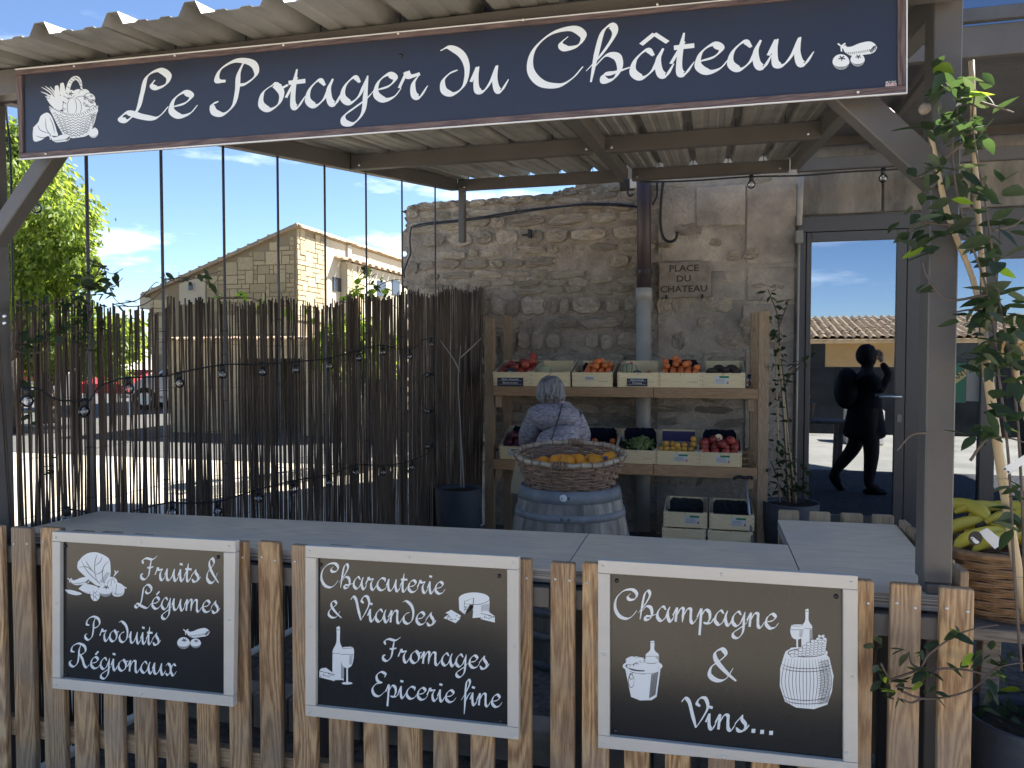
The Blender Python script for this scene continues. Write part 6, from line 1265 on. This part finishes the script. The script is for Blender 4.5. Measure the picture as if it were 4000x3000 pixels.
# ------------------------------------------------------------------ trees
def tree(name, loc, trunk_h, blobs, nleaf, label, lsize, m_='tree_leaf', seed=1, droop=.6, limbs=7):
    t = thing(name, loc, label, 'tree'); rr = random.Random(seed); L0 = Vector(loc)
    mb = MB(); mb.tube([(0,0,0),(.05,.02,trunk_h*.5),(-.04,.05,trunk_h)], [.17,.13,.10], 10); lnk('trunk', mb.mesh('trunk', M['bark'], True), t)
    mb = MB()
    for k in range(limbs*3):
        b = blobs[k % len(blobs)]; c = Vector(b[0])-L0; st_ = Vector((0,0,trunk_h*rr.uniform(.6, 1))); e = c+Vector((rr.uniform(-.6,.6), rr.uniform(-.6,.6), rr.uniform(-.4,.7)))*b[1]*.8; m_d = (st_+e)/2+Vector((rr.uniform(-.2,.2), rr.uniform(-.2,.2), .2)); mb.tube([st_, m_d, e], [.06,.035,.008], 6)
    lnk('limbs', mb.mesh('limbs', M['bark'], True), t)
    mb = MB()
    for (c, r_) in blobs:
        c = Vector(c)-L0; n_ = int(nleaf*r_**2/sum(b[1]**2 for b in blobs))
        sprays = []
        for _ in range(max(8, n_//26)):
            d = Vector((rr.gauss(0,1), rr.gauss(0,1), rr.gauss(0,1))).normalized(); q = r_*(rr.random()**.45)*rr.uniform(.8, 1.12); sprays.append((c+Vector((d.x*q, d.y*q, d.z*q*.92)), r_*.2*rr.uniform(.6, 1.3), d))
        for i in range(n_):
            s_, sr, d = sprays[i % len(sprays)]; p = s_+Vector((rr.gauss(0,1), rr.gauss(0,1), rr.gauss(0,1)))*sr*.55
            a = Vector((d.x*.6+rr.uniform(-.6,.6), d.y*.6+rr.uniform(-.6,.6), -droop+rr.uniform(-.5,.35))).normalized()*lsize*rr.uniform(.7, 1.3); w_ = a.cross(Vector((rr.uniform(-1,1), rr.uniform(-1,1), rr.uniform(-.3,1)))).normalized()*lsize*.2
            mb.add([p, p+a*.5+w_, p+a, p+a*.5-w_], [(0,1,2,3)])
    lnk('crown', mb.mesh('crown', M[m_]), t); return t
def far(x, y, Y): return tuple(onY(x, y, Y))
c1, c2, c3, c4, c5 = far(120, 800, 12), far(250, 900, 11.6), far(40, 640, 12.4), far(160, 1080, 11.8), far(-260, 800, 13)
tree('leafy_tree', (c1[0]-.6, 12, 0), 2.2, [(c1,1.05),(c2,.62),(c3,1.0),(c4,.95),(c5,1.7),(far(330,1040,11.7),.38),(far(90,560,12.3),.5)], 52000, 'large bright green leafy tree beyond the left post', .13, seed=4)
tree('leafy_tree', far(180,1398,14)[:2]+(0,), 1.0, [(far(200,1300,14),1.1),(far(380,1350,14),.9),(far(60,1330,14),1.0),(far(470,1330,13.5),.6)], 22000, 'lower sunlit green tree behind the reeds, under the large tree', .13, seed=9)
tree('leafy_tree', (far(1370,1300,9)[0], 9, 0), .9, [(far(1390,1360,9),.5),(far(1340,1330,9),.35)], 6000, 'small green shrub tree behind the reeds near the cream house', .09, seed=2)
bt = thing('bare_tree', far(715,1140,30)[:2]+(0,), 'leafless twiggy treetop showing above the far roof slope', 'tree'); rr = random.Random(6); mb = MB(); b0 = Vector(far(715,1150,30))
for k in range(26):
    a = rr.uniform(-1, 1); L_ = rr.uniform(.5, 1.15); p = b0+Vector((rr.uniform(-.5,1.0),0,-.1)); mb.tube([p, p+Vector((a*.2,0,L_*.5)), p+Vector((a*.45,0,L_))], [.025,.014,.006], 4)
mb.tube([(b0.x, 30, 0), b0], [.15, .06], 6); part('branches', mb, M['bark'], bt)
tree('garden_shrub', (6.2, -13, 0), 1.6, [((6.2,-13,2.9),.35),((2.6,-13,2.85),.25)], 900, 'small shrub tops behind the tiled house opposite the stall', .12, seed=3)

# ------------------------------------------------------------------ the far houses
HX = -11.70; HY = 20.0
fh = thing('stone_house', (-13.5, 22, 0), 'far limestone house with a sloping gable and cream side wall beyond the reed screen', 'house')
def hp(px, py): p = onY(px, py, HY); return Vector((p.x, p.z))
apex, low = hp(1155, 893), hp(588, 1150)
gp_ = [Vector((low.x, 0)), low, apex, Vector((HX, 0))]
mb = MB(); mb.prism([(p.x, p.y) for p in gp_], lambda u: (u[0], HY, u[1]), lambda u: (u[0], HY+14, u[1])); part('core_wall', mb, M['house_joint'], fh)
sn = MB(); sn.box(-.5, .5, -.5, .5, -.5, .5); sn = sn.mesh('stone', M['house_stone']); 
whp = [hp(703, 1052), hp(803, 985), hp(803, 1190), hp(703, 1190)]; rr = random.Random(31)
def opus(x0, x1, z0, z1, test, place, cell=.135, mx=4):
    nx, nz_ = int((x1-x0)/cell), int((z1-z0)/cell); used = set(); out_ = []
    for k in range(nz_):
        for i in range(nx):
            if (i, k) in used: continue
            w_ = rr.choice((1,2,2,3,3,mx)); h_ = rr.choice((1,1,1,2,2,3))
            while any((i+a, k+b) in used or i+a >= nx for a in range(w_) for b in range(h_)) and (w_ > 1 or h_ > 1):
                if w_ > h_: w_ -= 1
                else: h_ -= 1
            for a in range(w_):
                for b in range(h_): used.add((i+a, k+b))
            cx_, cz = x0+(i+w_/2)*cell, z0+(k+h_/2)*cell
            if all(test(cx_+s1*w_*cell*.45, cz+s2*h_*cell*.5) for s1 in (-1, 1) for s2 in (-1, 1)): place(cx_, cz, w_*cell-.026, h_*cell-.026)
cnt = [0]; extra = MB()
def inwhite(x, z): return whp[0].x-.02 < x < whp[1].x+.02
def pl_front(x, z, w_, h_):
    if cnt[0] < 215: cnt[0] += 1; lnk('stone', sn, fh, loc=Vector((x, HY-.005, z))-fh.location, scale=(w_, .05+rr.uniform(0,.03), h_))
    else: extra.cbox((x, HY-.005, z), (w_, .06, h_))
opus(low.x, HX-.02, 2.9, apex.y, lambda x, z: inpoly(x, z+.04, gp_) and not inwhite(x, z), pl_front)
opus(low.x, HX-.02, 1.6, 2.9, lambda x, z: inpoly(x, z+.04, gp_) and not inwhite(x, z), lambda x, z, w_, h_: extra.cbox((x, HY-.005, z), (w_, .06, h_)), .2)
mb = MB(); rk = lambda x: low.y+(apex.y-low.y)*(x-low.x)/(apex.x-low.x)-.10; q = [(whp[0].x, whp[3].y), (whp[1].x, whp[3].y), (whp[1].x, rk(whp[1].x)), (whp[0].x, rk(whp[0].x))]; mb.prism(q, lambda u: (u[0], HY-.05, u[1]), lambda u: (u[0], HY+.02, u[1])); part('plaster_panel', mb, M['plaster'], fh)
a = hp(752, 1122); mb = MB(); mb.box(a.x-.11, a.x+.11, HY-.08, HY-.04, a.y-.13, a.y+.13); o = part('window', mb, M['plaster'], fh); mb = MB(); mb.box(a.x-.08, a.x+.08, HY-.09, HY-.081, a.y-.1, a.y+.1); part('pane', mb, M['win'], o)
# side wall on x = HX : stone pier, then plaster
def sp(px, py): p = onX(px, py, HX); return p.y, p.z
y1 = sp(1268, 1000)[0]; y2 = sp(1349, 1000)[0]; zt = apex.y
cnt[0] = 0
def pl_side(y, z, w_, h_):
    if cnt[0] < 80: cnt[0] += 1; lnk('stone', sn, fh, loc=Vector((HX+.005, y, z))-fh.location, scale=(.06+rr.uniform(0,.05), w_, h_))
    else: extra.cbox((HX+.005, y, z), (.07, w_, h_))
opus(HY, y1, 2.6, zt-.1, lambda y, z: True, pl_side, .15); part('more_stones', extra, M['house_stone'], fh, kind='stuff')
mb = MB(); mb.box(HX-.02, HX+.03, y1, y2-.01, 0, zt-.02); mb.box(HX-.02, HX+.10, y2, y2+.25, 0, zt-.02); mb.box(HX-.02, HX+.03, y2+.25, 42, 0, zt-.02); part('plaster_wall', mb, M['plaster'], fh)
mb = MB(); y, z = sp(1312, 1112); mb.box(HX+.031, HX+.07, y-.28, y+.28, z-.22, z+.22); part('vent', mb, M['win'], fh)
# tiled roof: slope above the gable, tile row along the side eave
mb = MB(); d = Vector((apex.x-low.x, apex.y-low.y)); L_ = d.length; d.normalize(); nrm = Vector((-d.y, d.x)); ny = 40
for k in range(2): pass
q = [low-d*.25+nrm*.0, apex+d*.15, apex+d*.15+nrm*.10, low-d*.25+nrm*.10]; mb.prism([(p.x, p.y) for p in q], lambda u: (u[0], HY-.14, u[1]), lambda u: (u[0], HY+14, u[1])); part('roof_slab', mb, M['tile_edge'], fh)
tm = MB(); pts = [(math.cos(s_)*.085, 0, math.sin(s_)*.07) for s_ in [math.pi*i/8 for i in range(9)]]
tm.add([(x, 0, z) for x, _, z in pts]+[(x*1.14, .42, z*1.14+.02) for x, _, z in pts]+[(x*.8, 0, z*.8) for x, _, z in pts]+[(x*.95, .42, z*.95+.02) for x, _, z in pts], [(i, i+1, i+10, i+9) for i in range(8)]+[(18+i, 27+i, 28+i, 19+i) for i in range(8)]+[(i, 18+i, 19+i, i+1) for i in range(8)]+[(9+i, 10+i, 28+i, 27+i) for i in range(8)])
tmesh = tm.mesh('ridge_tile', M['tile'], True)
for k in range(52):
    lnk('eave_tile', tmesh, fh, loc=Vector((HX+.06, HY-.1+k*.40, zt+.02+rr.uniform(-.012,.012)))-fh.location, rot=(R(-3),R(rr.uniform(-3,3)),0), scale=(1.7,1.05,1.6))
for k in range(int(L_/.36)):
    p = low+d*(k*.36-.2)+nrm*.09; an = math.atan2(d.y, d.x); lnk('verge_tile', tmesh, fh, loc=Vector((p.x, HY-.06, p.y))-fh.location, rot=(0, -an, R(-90)), scale=(1.0, .95, .9))
mb = MB(); a = hp(545, 1160); mb.box(a.x-.25, low.x-.03, HY+.3, HY+2, a.y-.35, a.y+.05); part('parapet', mb, M['plaster'], fh)
# lower wing in front of the side wall, with its own tiled roof
WX = HX+.25; lw = thing('cream_house_wing', (WX, 30, 0), 'lower cream wing with clay tile roof and small windows, right of the stone house', 'house')
y0 = onX(1352, 1010, WX).y; z0 = onX(1352, 1022, WX).z; mb = MB(); mb.box(HX+.04, WX, y0, 60, 0, z0); part('core_wall', mb, M['plaster'], lw)
y3 = onX(1420, 1100, WX).y; extra = MB(); 
opus(y0, y3, 1.6, z0-.05, lambda y, z: True, lambda y, z, w_, h_: lnk('stone', sn, lw, loc=Vector((WX+.005, y, z))-lw.location, scale=(.07, w_, h_)), .2)
rows = 7
for r_ in range(rows):
    for k in range(38):
        xx = WX+.25-r_*.22; lnk('roof_tile', tmesh, lw, loc=Vector((xx, y0-.2+k*.5, z0+.0+r_*.05))-lw.location, rot=(0, 0, R(90)), scale=(1.3*2, .75, 1.4))
for px, py in ((1490,1125),(1545,1122)): p = onX(px, py, WX); mb = MB(); mb.box(WX-.02, WX+.03, p.y-.35, p.y+.35, p.z-.3, p.z+.25); part('window', mb, M['win'], lw)
# garage block with low parapet behind the reeds
gg = thing('garage_block', (-7.2, 14.2, 0), 'low stone garage block with dark opening and tiled edge seen through the reeds', 'building')
def gpx(x, y): return onY(x, y, 13.0)
mb = MB(); a, b = gpx(800, 1290), gpx(1560, 1290); z1 = gpx(1000, 1330).z; w0 = [(a.x, gpx(900,1700).x)]
x0, x1, x2, x3 = gpx(660, 1300).x, gpx(930, 1300).x, gpx(1180, 1300).x, gpx(1560, 1300).x
mb.box(x0, x1, 13, 16.5, 0, z1); mb.box(x2, x3, 13, 16.5, 0, z1); mb.box(x1, x2, 13, 16.5, gpx(1000,1400).z, z1); mb.box(x1, x2, 16.2, 16.5, 0, z1); part('wall', mb, M['house_stone'], gg)
for k in range(int((x3-x0)/.2)): lnk('coping_tile', tmesh, gg, loc=Vector((x0+k*.2, 12.85, z1+.0))-gg.location, scale=(1.1, 1, .9), rot=(0,0,0))
# things on the far car park
def car(x, y, rz_, paint, label, s_=1.0):
    t = thing('parked_car', (x, y, 0), label, 'car', 'cars beyond the reed screen', (0, 0, rz_))
    prof = [(-2.05,.35),(-2.1,.62),(-2.0,.86),(-1.1,.96),(-.55,1.38),(.75,1.42),(1.45,1.02),(2.0,.92),(2.08,.6),(2.02,.32)]
    mb = MB(); mb.prism(prof, lambda u: (u[0], -.82, u[1]), lambda u: (u[0], .82, u[1])); b_ = lnk('body', mb.mesh('body', M[paint]), t, bevel=.06)
    for s in (-.825, .825):
        for q in ([(-.98,.97),(-.5,1.31),(.08,1.33),(.08,.99)], [(.14,.99),(.14,1.33),(.7,1.34),(1.25,1.02)]): mb = MB(); k = .012 if s > 0 else -.012; mb.prism(q, lambda u: (u[0], s, u[1]), lambda u: (u[0], s+k, u[1])); lnk('window', mb.mesh('window', M['win']), t)
    for (xx, zz, xx2, zz2) in ((-1.08,.99,-.6,1.36), (1.42,1.05,.8,1.39)): mb = MB(); mb.add([(xx,-.7,zz+.012),(xx,.7,zz+.012),(xx2,.66,zz2+.012),(xx2,-.66,zz2+.012)], [(0,1,2,3)]); lnk('windscreen', mb.mesh('windscreen', M['win']), t)
    for xx in (-1.32, 1.3):
        for s in (-.72, .72): 
            mb = MB(); mb.tube([(0,-.11,0),(0,.11,0)], .33, 20); w_ = lnk('wheel', mb.mesh('wheel', M['rubber']), t, loc=(xx, s, .33)); mb = MB(); mb.tube([(0,-.125,0),(0,.125,0)], .19, 14); lnk('rim', mb.mesh('rim', M['cane']), w_)
    for s in (-.6, .6): mb = MB(); mb.cbox((-2.06,s,.7), (.08,.3,.13)); lnk('headlight', mb.mesh('headlight', M['shutter']), t); mb = MB(); mb.cbox((2.04,s,.8), (.08,.28,.14)); lnk('tail_light', mb.mesh('tail_light', M['red_print']), t)
    return t
a = onZ(520, 1800, 0); b = onZ(170, 1800, 0)
car(-10.9, 18.5, R(62), 'car_dark', 'dark red parked car behind the reeds left of the garage')
car(-14.6, 19.5, R(20), 'car_white', 'white parked car at the far left behind the reeds')
for px, py, w_, lb in ((195,1450,2.1,'wide red shop awning behind the reeds at the far left'), (500,1495,1.6,'smaller red awning behind the reeds above the dark car')):
    p = onY(px, py, 17); t = thing('red_awning', tuple(p), lb, 'awning'); mb = MB(); mb.prism([(0,.35),(.9,0),(.9,-.25),(.86,-.25),(.86,-.04),(0,.3)], lambda u: (p.x-w_/2, 17-u[0], p.z+u[1]), lambda u: (p.x+w_/2, 17-u[0], p.z+u[1])); part('cloth', mb, M['red_cloth'], t)
    for s in (-.5, .5): mb = MB(); mb.tube([(p.x+w_*s*.95, 16.2, 0), (p.x+w_*s*.95, 16.2, p.z-.1)], .03, 6); part('post', mb, M['shutter'], t)
# kerb seen through the reeds
kb = thing('kerb', tuple(onZ(1250, 1880, 0)), 'pale stone kerb line behind the lower part of the reed screen', 'kerb'); rr = random.Random(5); A0, A1 = onZ(760, 1950, .0), onZ(1700, 1790, .0)
for k in range(10):
    p, q = A0.lerp(A1, k/10), A0.lerp(A1, (k+.96)/10); part('kerb_block', MB().beam(p+Vector((0,0,.07)), q+Vector((0,0,.07)), .16, .14), M['kerb'], kb, bevel=.01)

# ------------------------------------------------------------------ opposite side of the square (mirrored in the door glass and the sign faces)
oh = thing('tiled_house', (3, -9, 0), 'low ochre house with clay tile roof opposite the stall, mirrored in the door', 'house')
mb = MB(); mb.box(-4, 14, -12.5, -9, 0, 2.1); part('wall', mb, M['ochre'], oh); mb = MB(); mb.prism([(-8.4,1.98),(-11.5,2.68),(-11.5,2.58),(-8.5,1.88)], lambda u: (-4.5, u[0], u[1]), lambda u: (14.5, u[0], u[1])); part('roof_slab', mb, M['tile_edge'], oh)
tl = MB(); vs = []
for i in range(95):
    for j in range(8): x = -4.4+i*.2; t_ = j/8; y, z = -8.4-3.1*t_, 1.99+.70*t_; tl.tube([(x, y, z+rr.uniform(-.01,.02)), (x+rr.uniform(-.02,.02), y-.42, z+.10)], [.09, .075], 6, False)
part('roof_tiles', tl, M['tile'], oh, kind='stuff')
for x in (-1.5, 2.2, 6.0, 9.0): mb = MB(); mb.box(x, x+.9, -9.02, -8.97, .9, 1.9); part('window', mb, M['win'], oh)
sb = thing('stone_block', (2.7, -1.2, 0), 'rough stone block on the sunny square, mirrored in the door', 'stone block'); mb = MB(); mb.box(2.35, 2.95, -1.5, -1.1, 0, .62); part('block', mb, M['kerb'], sb, bevel=.03)

dw = thing('shade_standin_wall', (4, -3.2, 0), 'near-black wall standing in for shade across the square, mirrored in the door glass', 'wall'); mb = MB(); mb.box(-3, 12, -3.5, -3.1, 0, 1.32); part('wall', mb, M['parapet'], dw, bevel=.02)  # added block, coloured almost black in place of the shade mirrored in the door
